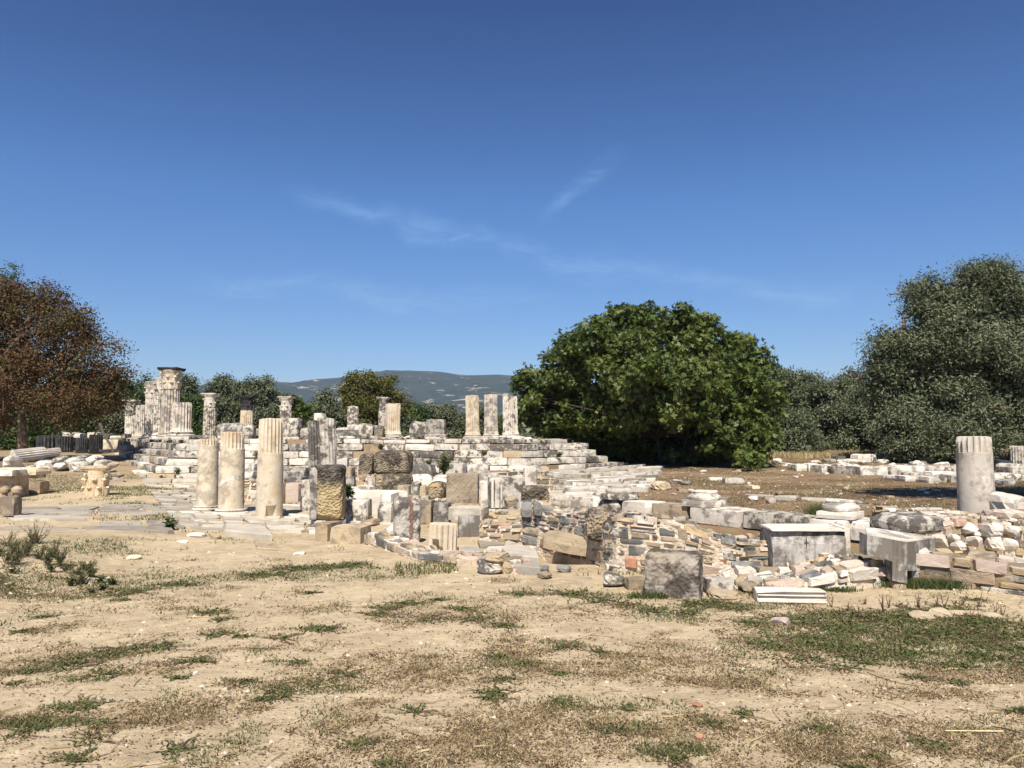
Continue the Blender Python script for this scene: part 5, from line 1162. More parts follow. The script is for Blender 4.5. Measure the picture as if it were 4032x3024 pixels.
# tan slabs at the left edge
LS = 'tan slabs stacked at the left edge'
bx('slab', 'long cream table slab resting on the stones at the left edge', 'slab', -60, 130, 1844, 1868, 'capital_stone', d=21.5, th=0.9, yaw=0.1, chips=6, group=LS)
bx('slab', 'broken tip stone at the right end of the cream table slab', 'slab', 128, 150, 1842, 1862, 'brown_stone', d=21.8, th=0.5, chips=6, group=LS)
bx('slab', 'square tan block standing on the ground under the table slab', 'stone block', 76, 150, 1896, 1940, 'tan_stone', d=21.6, th=0.6, yaw=0.1, chips=5, group=LS)
bx('slab', 'thin pale wedge between the tan block and the table slab', 'slab', 104, 142, 1866, 1880, 'marble_white', d=22.0, th=0.5, chips=5, group=LS)
bx('slab', 'big dark sided block under the table slab at the left edge', 'stone block', -60, 50, 1868, 1960, 'brown_stone', z=0.0, th=0.8, chips=5, group=LS)
V, F = lathe([(0.14, 0), (0.145, 0.3), (0.14, 0.62)], 16, 0.01, 3); o = mesh_obj('stub_post', V, F, 'brown_stone'); pp = G(64, 1955, 0.0); o.location = (pp.x, pp.y+0.2, -0.02); tag(o, 'short brown round post propping the table slab', 'post')
bx('slab', 'white flat slab lying on top of the big dark block at the left edge', 'slab', -60, 48, 1850, 1872, 'marble_white', d=20.2, th=0.7, chips=4, group=LS)
def finial():
    p = G(14, 2028, 0.05); r = thing('carved_stele', 'dark carved stone with two small knobs at the very left edge', 'stele', (p.x, p.y+0.2, p.z-0.05))
    V, F = block_mesh(0.34, 0.3, 0.42, 5, chips=5, rnd=0.06); mesh_obj('body', V, F, 'brown_stone', r)
    for dx in (-0.12, 0.12):
        V, F = lathe([(0.05, 0), (0.045, 0.05), (0.09, 0.09), (0.1, 0.15), (0.07, 0.2), (0.01, 0.22)], 14, 0.01, 2); mesh_obj('knob', V, F, 'tan_stone', r, (dx, 0, 0.4))
finial()

# ------------------------------------------------------------------ paving
rs = np.random.RandomState(61)
pv = structure('paving')
def gq(*pts): return [G(x, y, 0.02) for x, y in pts]
PW = [('paving_white', 4), ('paving_grey', 1), ('marble_white', 0.5)]
slabs(pv, gq((700, 2075), (1300, 2100), (1330, 1920), (560, 1905)), 1.0, 0.75, PW, rs, t=0.05, skip=0.22)
pv2 = structure('grey_paving')
def gmask(x, y):
    c = G(390, 2040, 0.0); u = (x-c.x)/4.3; v = (y-c.y)/2.9; return u*u+v*v < 1
slabs(pv2, gq((-60, 2130), (1000, 2150), (800, 1975), (100, 1975)), 1.7, 0.9, [('paving_grey', 5), ('paving_white', 0.6)], rs, t=0.03, skip=0.12, mask=gmask)
pv3 = structure('inner_paving')
slabs(pv3, gq((1300, 2060), (1900, 2075), (1850, 1960), (1340, 1950)), 0.9, 0.6, PW, rs, t=0.06, skip=0.25)
pv4 = structure('stoa_paving')
slabs(pv4, gq((2090, 1962), (2560, 1950), (2620, 1868), (2160, 1886)), 1.3, 0.7, PW+[('marble_white', 2)], rs, t=0.13, skip=0.18, relief=0.05)
slabs(pv4, gq((2640, 1975), (3500, 2030), (3400, 1985), (2800, 1955)), 1.1, 0.6, [('paving_grey', 3), ('paving_white', 2)], rs, t=0.05, skip=0.35, relief=0.03)
SB = 'flat blocks beside the right steps'
for x0, x1, a, b, m, lab in ((2400, 2478, 1858, 1874, MG, 'grey slab block at the left of the row below the right steps'), (2470, 2570, 1846, 1872, 'pink_stone', 'reddish slab block in the row below the right steps'), (2565, 2606, 1852, 1872, MW, 'pale end block of the row below the right steps'), (2230, 2330, 1892, 1906, MW, 'pale tilted slab in the broken paving'), (2202, 2372, 1912, 1928, MW, 'long white rounded beam lying in the broken paving'), (2440, 2510, 1876, 1888, MW, 'flat white slab edge on the broken paving'), (2800, 2860, 1882, 1892, MW, 'thin pale slab lying on the brown field before the fig tree'), (2860, 2936, 1884, 1905, MG, 'grey squared slab lying on the brown field before the fig tree'), (2958, 2992, 1912, 1926, 'capital_stone', 'small yellow squared stone on the brown field')):
    bx('flat_block', lab, 'stone block', x0, x1, a, b, m, terr=True, th=0.6, yaw=rs.uniform(-0.15, 0.15), chips=6, group=SB, sink=0.06)
rock('boulder', 'orange tan boulder on the field behind the first column base', 'boulder', 2572, 2648, 1896, 1930, 'capital_stone', th=0.8)
rock('boulder', 'white lump left of the orange tan boulder', 'boulder', 2504, 2546, 1908, 1930, MW)
rock('boulder', 'dark slate lump right of the orange tan boulder', 'boulder', 2682, 2726, 1894, 1912, 'schist')
rock('boulder', 'grey flaky outcrop lump between the tan boulder and the dark slate', 'boulder', 2640, 2690, 1888, 1906, MG)
rock('boulder', 'pinkish rock on the field behind the longest stoa block', 'boulder', 3022, 3058, 1960, 1984, 'pink_stone')
rock('boulder', 'small cream rock behind the third column base', 'boulder', 3250, 3274, 1984, 2000, 'tan_stone')
rock('boulder', 'low pale wedge stone half sunk in the field left of the long shadow', 'boulder', 2672, 2712, 1926, 1942, 'tan_stone')

# ------------------------------------------------------------------ rows of blocks on the right field
RF = 'marble blocks laid out in rows on the right field'
def z6(x, y): return 3032+x/2.212, 1600+y/2.212
ROW = [(225, 340, 505, 565, MW, 'leftmost grooved block of the front row'), (342, 436, 498, 567, MW, 'rounded white block second in the front row'), (438, 548, 512, 580, MW, 'white block with a dark grooved side in the front row'), (548, 780, 522, 588, MD, 'dark fronted hollow block in the front row'), (800, 1035, 525, 600, MW, 'long pecked white block in the middle of the front row'), (1037, 1105, 520, 600, MG, 'narrow grey block beside the long pecked one'), (1112, 1365, 518, 592, MW, 'long white block right of the middle of the front row'), (1368, 1650, 520, 575, MG, 'dark streaked block left of the grey column'),
 (1085, 1190, 606, 645, MW, 'small white block in the nearer row'), (1190, 1330, 608, 657, MW, 'rounded white block in the nearer row'), (1375, 1486, 612, 672, MG, 'drum shaped grey block in the nearer row'), (1480, 1600, 610, 660, MG, 'wedge shaped grey block next to the drum'), (1590, 1660, 600, 665, MD, 'dark block directly left of the grey column'), (1250, 1430, 580, 612, MG, 'flat grey slab between the two rows'), (1420, 1655, 572, 605, MW, 'flat white slab between the two rows'),
 (1965, 2040, 480, 560, MW, 'white block just right of the grey column'), (2020, 2132, 470, 565, 'marble_black_or_shade', 'blackened rounded block right of the grey column'), (2098, 2230, 502, 585, MW, 'white rounded block near the right edge'), (1965, 2230, 590, 645, MG, 'long flat grey slab near the right edge'), (2012, 2190, 645, 690, MG, 'low grey block in the grass near the right edge')]
for x0, x1, a, b, m, lab in ROW:
    (sx0, sy0), (sx1, sy1) = z6(x0, a), z6(x1, b); bx('field_block', lab+' on the right field', 'stone block', sx0, sx1, sy0, sy1, m, terr=True, th=0.9, yaw=rs.uniform(-0.12, 0.12), chips=6, rnd=0.05, amp=0.03, group=RF)
ROWB = [(555, 700, 478, 505, MD, 'dark thin slab at the left of the back row'), (620, 690, 436, 470, MG, 'small rounded stone topping the back row'), (690, 880, 472, 505, MW, 'long white slab in the back row'), (880, 1200, 478, 515, MW, 'longest white slab in the back row'), (795, 965, 418, 470, MW, 'raised white moulded block of the back row'), (990, 1240, 442, 482, MG, 'long grey slab behind the back row'), (1240, 1330, 430, 515, MD, 'dark rounded lump in the back row'), (1320, 1425, 440, 515, MW, 'bright wedge block in the back row'), (1430, 1600, 452, 520, MW, 'smooth pinkish white squared block in the back row'), (1600, 1655, 456, 520, MG, 'grey block behind the column in the back row'), (1535, 1630, 400, 450, MD, 'dark block behind the pediment corner'), (1955, 2130, 452, 478, MG, 'long low slab behind the blackened block')]
for x0, x1, a, b, m, lab in ROWB:
    (sx0, sy0), (sx1, sy1) = z6(x0, a), z6(x1, b); p = P((sx0+sx1)/2, sy1, 36); base = hz(p.x, 36); w = (sx1-sx0)/S_/FPX*36; top = P((sx0+sx1)/2, sy0, 36).z
    V, F = block_mesh(w, 0.9, max(0.15, top-base), nseed(), seg=0.15, rnd=0.05, amp=0.03, chips=7); o = mesh_obj('field_block', V, F, m); o.location = (p.x, 36.4+rs.uniform(0, 1), base); o.rotation_euler = (0, 0, rs.uniform(-.1, .1)); tag(o, lab+' on the right field', 'stone block', RF)
def pediment():
    d = 38.0; px = [z6(1150, 470), z6(1555, 470), z6(1552, 326), z6(1515, 330)]; pts = [P(x, y, d) for x, y in px]; c = pts[0]; base = hz(pts[1].x, d)
    r = thing('pediment_fragment', 'sloping white pediment corner rising above the blocks of the right field', 'pediment', (c.x, d, base))
    def pr(name, q, th, mat, dy):
        V = [(p.x-c.x, dy, p.z-base) for p in q]+[(p.x-c.x, dy+th, p.z-base) for p in q]; n = len(q)
        mesh_obj(name, V, [tuple(range(n)), tuple(range(2*n-1, n-1, -1))]+[(i, n+i, n+(i+1) % n, (i+1) % n) for i in range(n)], mat, r)
    a = P(*z6(1180, 440), d); pr('panel', [Vector((pts[0].x, d, base)), Vector((pts[1].x, d, base)), pts[2]+Vector((0, 0, -0.1)), a], 0.4, 'marble_white', 0.1)
    pr('raking_cornice', [a+Vector((-0.3, 0, 0.0)), P(*z6(1545, 345), d), P(*z6(1550, 325), d), a+Vector((-0.3, 0, 0.16))], 0.65, 'marble_dark', -0.1)
    pr('end_post', [Vector((P(*z6(1520, 400), d).x, d, base)), Vector((P(*z6(1558, 400), d).x, d, base)), P(*z6(1558, 326), d), P(*z6(1520, 330), d)], 0.5, 'marble_white', -0.03)
pediment()
column('fluted grey column stub at the far right edge of the photo', 4014, 1832, 1754, 66, 31.5, hz(P(4014, 1832, 31.5).x, 31.5), MG, group=None, name='column_stump', damage=0.5)

# ------------------------------------------------------------------ trees
def tubes(paths, n=6):
    V = []; F = []
    for path in paths:
        b0 = len(V); m = len(path)
        for i, (p, r) in enumerate(path):
            a = Vector(path[max(0, i-1)][0]); b = Vector(path[min(m-1, i+1)][0]); q = (b-a).to_track_quat('Z', 'Y')
            for j in range(n):
                v = q@Vector((r*math.cos(2*math.pi*j/n), r*math.sin(2*math.pi*j/n), 0)); V.append((p[0]+v.x, p[1]+v.y, p[2]+v.z))
        for i in range(m-1):
            for j in range(n): F.append((b0+i*n+j, b0+i*n+(j+1) % n, b0+(i+1)*n+(j+1) % n, b0+(i+1)*n+j))
    return np.array(V), np.array(F)
def leaves(rs, centers, outward, size, aspect, fingers=1, up=0.35, rand=1.0):
    """rhombic leaves (or several fingers per leaf) as numpy geometry"""
    n = len(centers); nrm = outward*0.5+rs.normal(size=(n, 3))*0.6*rand+np.array([0, 0, up]); nrm /= np.linalg.norm(nrm, axis=1, keepdims=True)
    t = rs.normal(size=(n, 3)); t -= (t*nrm).sum(1, keepdims=True)*nrm; t /= np.linalg.norm(t, axis=1, keepdims=True); b = np.cross(nrm, t)
    sz = size*rs.uniform(0.6, 1.3, (n, 1)); out = []
    for k in range(fingers):
        a = 0 if fingers == 1 else (k-(fingers-1)/2)*0.85; tt = t*math.cos(a)+b*math.sin(a); bb = -t*math.sin(a)+b*math.cos(a); ln = sz*(1 if fingers == 1 else (1.0 if k == fingers//2 else 0.8))
        w = ln*aspect*0.5
        out.append(np.stack([centers, centers+tt*ln*0.55+bb*w+nrm*ln*0.06, centers+tt*ln, centers+tt*ln*0.55-bb*w+nrm*ln*0.06], 1))
    V = np.concatenate(out, 1).reshape(-1, 3); F = np.arange(len(V)).reshape(-1, 4); return V, F, 4*fingers
def tree(name, label, sx, sbase, d, lobes, mat, nl, size, aspect=0.4, fingers=1, trunk=0.25, group=None, clump=14, seed=1, cat='tree', spread=0.35, inner=0.15, tw=0, trunks=None, barkmat='bark', subf=1.0, hollow=0.62, ysc=0.8, base_z=None, roughn=0.16, up=0.35):
    rs = np.random.RandomState(seed); bp = P(sx, sbase, d); bp.z = hz(bp.x, d) if base_z is None else base_z
    root = thing(name, label, cat, bp, group=group); o0 = np.array(bp); k = d/S_/FPX; Lb = []
    for l in lobes:
        c = P(l[0], l[1], d+(l[4] if len(l) > 4 else 0)); Lb.append((np.array(c)-o0, np.array([l[2]*k, max(l[2], l[3])*k*ysc, l[3]*k])))
    subs = []; sfac = subf
    for c, r in Lb:
        rm = float(r.mean()); sr = min(1.15, 0.34*rm); m = int(4.2/((sr/rm)**2)*0.62)
        u = rs.normal(size=(m, 3)); u /= np.linalg.norm(u, axis=1, keepdims=True)
        q = c+u*r*rs.uniform(0.64, 1.0, (m, 1)); ok = q[:, 2] > 0.15
        for c2, r2 in Lb:
            if c2 is not c: ok &= np.linalg.norm((q-c2)/r2, axis=1) > 0.6
        for p_, u_ in zip(q[ok], u[ok]): subs.append((p_, sr*rs.uniform(0.7, 1.25)*sfac, u_))
    if not subs: subs = [(c, float(r.mean()), np.array([0, 0, 1.0])) for c, r in Lb]
    sc_ = np.array([q[0] for q in subs]); sR = np.array([q[1] for q in subs]); sU = np.array([q[2] for q in subs]); stn = rs.rand(len(subs))
    nc = max(8, int(nl*(1-inner)/clump)); pk = rs.choice(len(subs), nc, p=sR**2/(sR**2).sum())
    u = rs.normal(size=(nc, 3)); u += 0.55*sU[pk]+np.array([0, 0, 0.25]); u /= np.linalg.norm(u, axis=1, keepdims=True)
    cent = sc_[pk]+u*sR[pk][:, None]*rs.uniform(0.55, 1.12, (nc, 1))*np.array([1, 1, 0.82]); keep = cent[:, 2] > 0.04; cent = cent[keep]; u = u[keep]; tn = (0.6*stn[pk]+0.4*rs.rand(nc))[keep]
    m = clump; sg = spread*size*4*0.8; cl = np.repeat(cent, m, 0); cl = cl+rs.normal(size=cl.shape)*sg*np.array([1, 1, 0.7]); ou = np.repeat(u, m, 0)
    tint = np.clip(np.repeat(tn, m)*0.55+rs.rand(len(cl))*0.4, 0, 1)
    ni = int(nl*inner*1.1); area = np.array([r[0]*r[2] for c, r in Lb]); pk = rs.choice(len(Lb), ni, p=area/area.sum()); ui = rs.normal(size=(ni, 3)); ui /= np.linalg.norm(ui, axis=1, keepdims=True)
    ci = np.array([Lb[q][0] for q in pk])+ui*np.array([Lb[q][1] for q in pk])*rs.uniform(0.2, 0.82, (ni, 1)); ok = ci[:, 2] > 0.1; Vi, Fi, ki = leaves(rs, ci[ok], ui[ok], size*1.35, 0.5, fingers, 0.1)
    mesh_obj('inner_foliage', Vi, Fi, mat, root, tint=np.repeat(rs.rand(int(ok.sum()))*0.5, ki))  # inner leaves take only darker tints, painting shade inside the crown
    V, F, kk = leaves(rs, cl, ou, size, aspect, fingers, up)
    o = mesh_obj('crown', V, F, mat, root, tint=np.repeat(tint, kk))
    paths = []; zt_ = min(c[2] for c, r in Lb)
    tr = trunks or [(0.0, 0.0)]
    top = np.mean([c for c, r in Lb], axis=0)
    for dx, lean in tr:
        h = max(0.8, top[2]*0.55); pts = []
        for i in range(7):
            t = i/6; pts.append(((dx+lean*t*h+0.1*trunk*math.sin(t*5+dx), 0.1*trunk*math.cos(t*4), -0.15+t*h), trunk*(1.25-0.6*t+0.35*(1-t)**4)))
        V, F = tubes([pts], 9); mesh_obj('trunk', V, F, barkmat, root, smooth=True); fork = np.array(pts[-1][0])
        for c, r in Lb:
            if np.linalg.norm(c-fork) < 0.1 or (tw == 1 and c[2] < 3.0): continue
            mid = (fork+c)/2+rs.normal(size=3)*0.12*np.linalg.norm(c-fork); paths.append([(tuple(fork-np.array([0, 0, 0.1])), trunk*0.5), (tuple(mid), trunk*0.32), (tuple(c), trunk*0.15)])
            for _ in range(4+tw):
                e = rs.normal(size=3); e /= np.linalg.norm(e); e[2] = abs(e[2])*0.6+e[2]*0.4; st = mid*(0.4)+c*0.6+rs.normal(size=3)*0.1; en = c+e*r*rs.uniform(0.85, 1.02); m2 = (st+en)/2+rs.normal(size=3)*0.06*np.linalg.norm(en-st)
                paths.append([(tuple(st), trunk*0.16), (tuple(m2), trunk*0.09), (tuple(en), trunk*0.03)])
                if tw:
                    for _ in range(4):
                        f = m2*rs.uniform(0.2, 0.8)+en*0.0; s2 = m2+(en-m2)*rs.uniform(0, 0.8); e2 = s2+rs.normal(size=3)*r.mean()*0.28; paths.append([(tuple(s2), trunk*0.07), (tuple(e2), trunk*0.02)])
    V, F = tubes(paths, 5); b = mesh_obj('branches', V, F, barkmat, root); return root
# the big fig; low rear lobes added to block light behind the hollow
tree('fig_tree', 'broad dome shaped fig tree with large glossy green leaves beside the temple steps', 2640, 1850, 34.5,
     [(2500, 1470, 310, 220), (2210, 1590, 135, 150, 2.0), (2180, 1490, 85, 95, 1.5), (2345, 1375, 140, 115), (2500, 1270, 125, 85), (2690, 1270, 105, 70), (2740, 1370, 150, 120), (2860, 1480, 140, 150, -1), (2975, 1600, 88, 150, -2), (2640, 1550, 260, 110, -2.6), (2330, 1610, 130, 90, 0), (2870, 1620, 130, 100, -2.5), (2098, 1560, 85, 120, 1.5), (2160, 1670, 75, 60, 1.8), (2270, 1690, 110, 65, 1.6), (2390, 1700, 70, 80, 1.2), (2910, 1370, 75, 60), (2990, 1430, 72, 80), (2640, 1720, 330, 110, 4.2), (2980, 1750, 60, 90, -2.5), (2950, 1830, 75, 45, -4.5), (2790, 1850, 60, 25, -4.0), (2880, 1720, 100, 90, -2.8), (2700, 1770, 220, 90, 3.5), (2500, 1770, 180, 70, 3.5), (2800, 1700, 100, 60, 0.5), (2430, 1755, 90, 60, 2.0), (2580, 1800, 160, 60, 3.5), (2720, 1830, 110, 45, -0.5), (2350, 1740, 70, 60, 2.6), (2230, 1480, 80, 100, 0.5)],
     'fig_leaf', 74000, 0.19, 0.42, 3, 0.12, clump=8, seed=3, spread=0.22, inner=0.16, trunks=[(-0.4, -0.1), (0.6, 0.1)], roughn=0.1, tw=1, barkmat='shade_bark', subf=0.9)
OL = 'olive_leaf'
# right olives
tree('olive_tree', 'tallest grey green olive tree filling the right edge of the photo', 3800, 1800, 37.0,
     [(3860, 1330, 240, 230), (3840, 1165, 145, 125), (3680, 1190, 110, 110), (3700, 1350, 150, 140), (3960, 1240, 110, 150), (3560, 1420, 110, 130), (3500, 1360, 60, 70), (3620, 1560, 180, 150), (3860, 1570, 220, 170), (3780, 1700, 230, 90), (3560, 1690, 110, 90, -1), (3500, 1480, 60, 80), (4010, 1650, 120, 140, -0.5), (3850, 1075, 75, 40), (3940, 1120, 60, 50), (4060, 1450, 120, 150), (3600, 1760, 90, 45, -1.5), (3900, 1690, 140, 90, -0.8)],
     OL, 180000, 0.19, 0.30, 1, 0.3, clump=12, seed=5, spread=0.5, inner=0.16, subf=0.82, trunks=[(-2.0, -0.1), (0.5, 0.1), (2.5, 0.1)], up=0.6)
tree('olive_tree', 'dark olive tree showing at the very right edge behind the tallest one', 4060, 1790, 44, [(4060, 1200, 90, 110), (4080, 1400, 130, 200), (4060, 1650, 120, 120)], OL, 16000, 0.19, 0.32, 1, 0.25, clump=16, seed=6, spread=0.5)
OG = 'olive trees in the row behind the right field'
for i, (x, top, w, lab, dd) in enumerate(((3085, 1465, 62, 'first olive tree right of the fig, narrow and dark', 47), (3170, 1455, 75, 'olive tree with a double rounded top, second right of the fig', 50), (3250, 1500, 70, 'low olive tree, third right of the fig', 48), (3330, 1490, 70, 'olive tree in front of the brown autumn tree', 49), (3420, 1520, 80, 'olive tree touching the left side of the tallest olive', 46), (3130, 1650, 80, 'low bushy olive at the field edge right of the fig', 44))):
    tree('olive_tree', lab, x, 1790, dd, [(x, top+w, w*0.95, w), (x-20, top+170, w, 110), (x+25, top+200, w, 110), (x, 1720 if top < 1600 else 1700, w*1.1, 70)], OL, 24000, 0.2, 0.34, 1, 0.2, OG, 12, 40+i, spread=0.35, inner=0.3, up=0.6)
tree('autumn_tree', 'small rust coloured bare topped tree behind the olives left of the tallest olive', 3340, 1780, 58, [(3340, 1530, 60, 70), (3390, 1510, 50, 50), (3300, 1560, 40, 60)], 'autumn_leaf', 5000, 0.2, 0.4, 1, 0.15, clump=8, seed=60, tw=4)
# left side
tree('autumn_tree', 'large brown autumn tree with a forked trunk at the left edge', 92, 1772, 35.0,
     [(120, 1330, 190, 170), (20, 1220, 110, 110), (260, 1400, 140, 150), (400, 1450, 100, 110), (60, 1520, 190, 170), (250, 1570, 190, 110), (370, 1610, 80, 60), (400, 1540, 60, 70), (180, 1200, 90, 80), (-120, 1400, 200, 250), (330, 1330, 60, 60), (460, 1480, 40, 50), (300, 1250, 60, 50), (0, 1130, 90, 60)],
     'autumn_leaf', 60000, 0.13, 0.5, 1, 0.21, clump=7, seed=9, spread=0.6, inner=0.12, tw=7, subf=0.85, trunks=[(0.0, -0.06)], barkmat='bark', hollow=0.5)
tree('green_tree', 'dark green tree filling the shade behind the brown autumn tree', 230, 1760, 50, [(60, 1560, 150, 130), (260, 1600, 150, 130), (400, 1620, 90, 110), (120, 1670, 200, 100), (350, 1690, 150, 75), (200, 1730, 220, 40), (-20, 1720, 150, 60), (-80, 1600, 150, 160)], 'green_leaf', 26000, 0.22, 0.5, 1, 0.2, clump=12, seed=10, spread=0.45)
for i, (x, t, lab) in enumerate(((20, 1042, 'pale green poplar tip rising behind the brown tree, leftmost'), (52, 1036, 'pale green poplar tip rising behind the brown tree, second'))):
    tree('poplar_tree', lab, x, 1760, 60, [(x, t+70, 20, 70), (x, t+220, 32, 120), (x, t+420, 36, 150)], 'green_leaf', 4500, 0.18, 0.5, 1, 0.15, 'poplars behind the trees', 10, 70+i, up=0.8)
for i, (x, t, lab) in enumerate(((548, 1488, 'thin poplar, left of the three behind the fluted stubs'), (574, 1470, 'tallest thin poplar behind the fluted stubs'), (594, 1478, 'thin poplar, right of the three behind the fluted stubs'))):
    tree('poplar_tree', lab, x, 1740, 62, [(x, t+30, 8, 32), (x, t+90, 13, 60), (x, t+180, 16, 80)], 'green_leaf', 1500, 0.2, 0.5, 1, 0.1, 'poplars behind the trees', 8, 80+i, up=0.8)
BO = 'olive trees in the grove behind the temple'
GO = [(500, 1500, 48, 58, 'olive tree right beside the brown autumn tree'), (450, 1560, 70, 50, 'low dark olive tree under the right side of the autumn tree'), (620, 1560, 60, 60, 'olive tree hidden behind the fluted stubs'), (735, 1482, 55, 60, 'rounded olive tree just right of the tallest column'), (770, 1560, 45, 55, 'lower olive tree between the tallest column and the first rear column'), (880, 1478, 62, 56, 'left half of the broad olive behind the rear columns'), (960, 1490, 68, 57, 'middle of the broad olive behind the rear columns'), (1025, 1488, 62, 56, 'right half of the broad olive behind the rear columns'), (1090, 1540, 55, 58, 'lower olive tree behind the third rear column'), (1230, 1600, 50, 62, 'low olive tree left of the double column'), (1282, 1550, 55, 60, 'olive tree standing behind the double column'), (1345, 1590, 40, 62, 'small olive tree at the left foot of the yellow tree'), (1640, 1592, 50, 60, 'olive tree right of the yellow tree'), (1745, 1592, 55, 60, 'rounded olive tree behind the pale broken slab'), (1810, 1625, 40, 62, 'small olive tree left of the three equal columns'), (1900, 1600, 35, 66, 'thin olive tree between the left and middle equal columns'), (1990, 1650, 35, 66, 'low olive tree between the middle and right equal columns'), (1560, 1620, 50, 58, 'low olive tree in front of the yellow tree')]
for i, (x, t, w, dd, lab) in enumerate(GO):
    hh = 1745-t; tree('olive_tree', lab, x, 1745, dd, [(x, t+w*0.9, w, w*0.9), (x-w*0.5, t+hh*0.55, w*0.8, hh*0.3), (x+w*0.5, t+hh*0.6, w*0.8, hh*0.3), (x, 1715, w*1.1, 40)], OL if i % 4 else 'green_leaf', 14000, 0.22, 0.36, 1, 0.2, BO, 10, 100+i, spread=0.3, inner=0.3, up=0.6)
tree('autumn_tree', 'tall olive yellow half bare tree rising in the middle behind the temple', 1460, 1745, 52, [(1440, 1545, 75, 70), (1400, 1510, 50, 45), (1500, 1520, 60, 50), (1570, 1590, 40, 50), (1460, 1640, 80, 60), (1380, 1580, 35, 55), (1530, 1600, 60, 50)], 'yellow_leaf', 22000, 0.16, 0.5, 1, 0.22, clump=10, seed=130, tw=4, trunks=[(-0.3, -0.1), (0.2, 0.05), (0.6, 0.2)], roughn=0.25)
tree('fig_sapling', 'small bright green fig between the third rear column and the grove', 1172, 1745, 56, [(1165, 1600, 28, 36), (1190, 1620, 24, 26), (1150, 1650, 30, 40)], 'fig_leaf', 2600, 0.2, 0.6, 3, 0.08, clump=8, seed=140, up=0.5)
def shade_tree():
    bp = Vector((15.6, 12.0, 0)); root = thing('tall_tree', 'tall flat crowned tree standing outside the right edge and throwing the long shadow', 'tree', bp); rs = np.random.RandomState(4)
    Ls = [((-4.4, 0.3, 11.0), (2.6, 1.0, 1.4)), ((-1.5, 0.2, 11.2), (3.2, 1.6, 2.0)), ((2.5, 0, 11), (4, 2, 2.2)), ((7, 0, 10.8), (3.5, 2, 2))]; cs = []; us = []
    for c, r in Ls:
        u = rs.normal(size=(900, 3)); u /= np.linalg.norm(u, axis=1, keepdims=True); cs.append(np.array(c)+u*np.array(r)*rs.uniform(0.4, 1, (900, 1))); us.append(u)
    cs = np.repeat(np.concatenate(cs), 5, 0)+rs.normal(size=(18000, 3))*0.25; us = np.repeat(np.concatenate(us), 5, 0)
    V, F, k = leaves(rs, cs, us, 0.3, 0.45); mesh_obj('crown', V, F, 'olive_leaf', root, tint=np.full(len(V), 0.4))
    V, F = tubes([[((0, 0, -0.1), 0.5), ((0.1, 0, 5), 0.35), ((0, 0, 10), 0.2)], [((0, 0, 7), 0.2), ((-4, 0.3, 10.8), 0.06)], [((0, 0, 7), 0.2), ((6, 0, 10.6), 0.06)]] , 8); mesh_obj('trunk', V, F, 'bark', root)
shade_tree()
def woods():
    # far-off wood closing the plain, one mass
    rs = np.random.RandomState(12); n = 5200; a = rs.uniform(-0.95, 0.95, n); dd = rs.uniform(75, 150, n); x = a*dd
    z = hgt(x, dd)+rs.uniform(0, 1, n)**1.2*(2.6+1.0*snoise(np.stack([a*40, dd*0, dd*0], -1), 0.6, 2, 4))
    c = np.repeat(np.stack([x, dd, z], -1), 6, 0)+rs.normal(size=(n*6, 3))*0.6; V, F, k = leaves(rs, c, np.tile([0, -1.0, 0], (n*6, 1)), 0.7, 0.5, up=0.6)
    o = mesh_obj('far_wood', V, F, 'olive_leaf', tint=np.repeat(rs.rand(n*6)*0.8, k)); tag(o, 'dark mass of trees closing the plain below the hills', 'wood', kind='stuff')
woods()

# ------------------------------------------------------------------ ground cover
def ground_pts(rs, n, y0=2080, y1=3080, x0=-150, x1=4200, pw=1.0):
    sy = y0+(y1-y0)*rs.rand(n)**pw; sx = rs.uniform(x0, x1, n); v = (384-sy/S_)/FPX; u = (sx/S_-512)/FPX
    dz = math.sin(PITCH)+v*math.cos(PITCH); dy = math.cos(PITCH)-v*math.sin(PITCH); t = -EYE/dz; x = u*t; y = dy*t
    z = hgt(x, y); t2 = (z-EYE)/dz; return u*t2, dy*t2, z
def blades(name, label, cat, x, y, z, h, w, mat, rs, lean=0.6, tint=None, kind='stuff'):
    n = len(x); a = rs.uniform(0, 2*np.pi, n); b = rs.uniform(0, 2*np.pi, n); hh = h*rs.uniform(0.5, 1.4, n); ww = w*rs.uniform(0.6, 1.4, n); ln = lean*hh*rs.rand(n)
    p = np.stack([x, y, z-0.003], -1); dx = np.stack([np.cos(a), np.sin(a), 0*a], -1)*ww[:, None]*0.5; tip = p+np.stack([np.cos(b)*ln, np.sin(b)*ln, hh], -1)
    V = np.stack([p-dx, p+dx, tip], 1).reshape(-1, 3); F = np.arange(3*n).reshape(-1, 3)
    ti = rs.rand(n) if tint is None else tint; o = mesh_obj(name, V, F, mat, tint=np.repeat(np.clip(ti, 0, 1), 3)); return tag(o, label, cat, kind=kind)
def litter(name, label, cat, x, y, z, size, mat, rs, asp=0.5, tint=None, tilt=0.35):
    n = len(x); a = rs.uniform(0, 2*np.pi, n); s = size*rs.uniform(0.4, 1.5, n); p = np.stack([x, y, z+0.003+0.2*s*rs.rand(n)], -1)
    t = np.stack([np.cos(a), np.sin(a), rs.normal(size=n)*tilt], -1)*s[:, None]; b = np.stack([-np.sin(a), np.cos(a), rs.normal(size=n)*tilt], -1)*s[:, None]*asp
    V = np.stack([p-t, p-b, p+t, p+b], 1).reshape(-1, 3); F = np.arange(4*n).reshape(-1, 4); o = mesh_obj(name, V, F, mat, tint=np.repeat(rs.rand(n) if tint is None else tint, 4)); return tag(o, label, cat, kind='stuff')
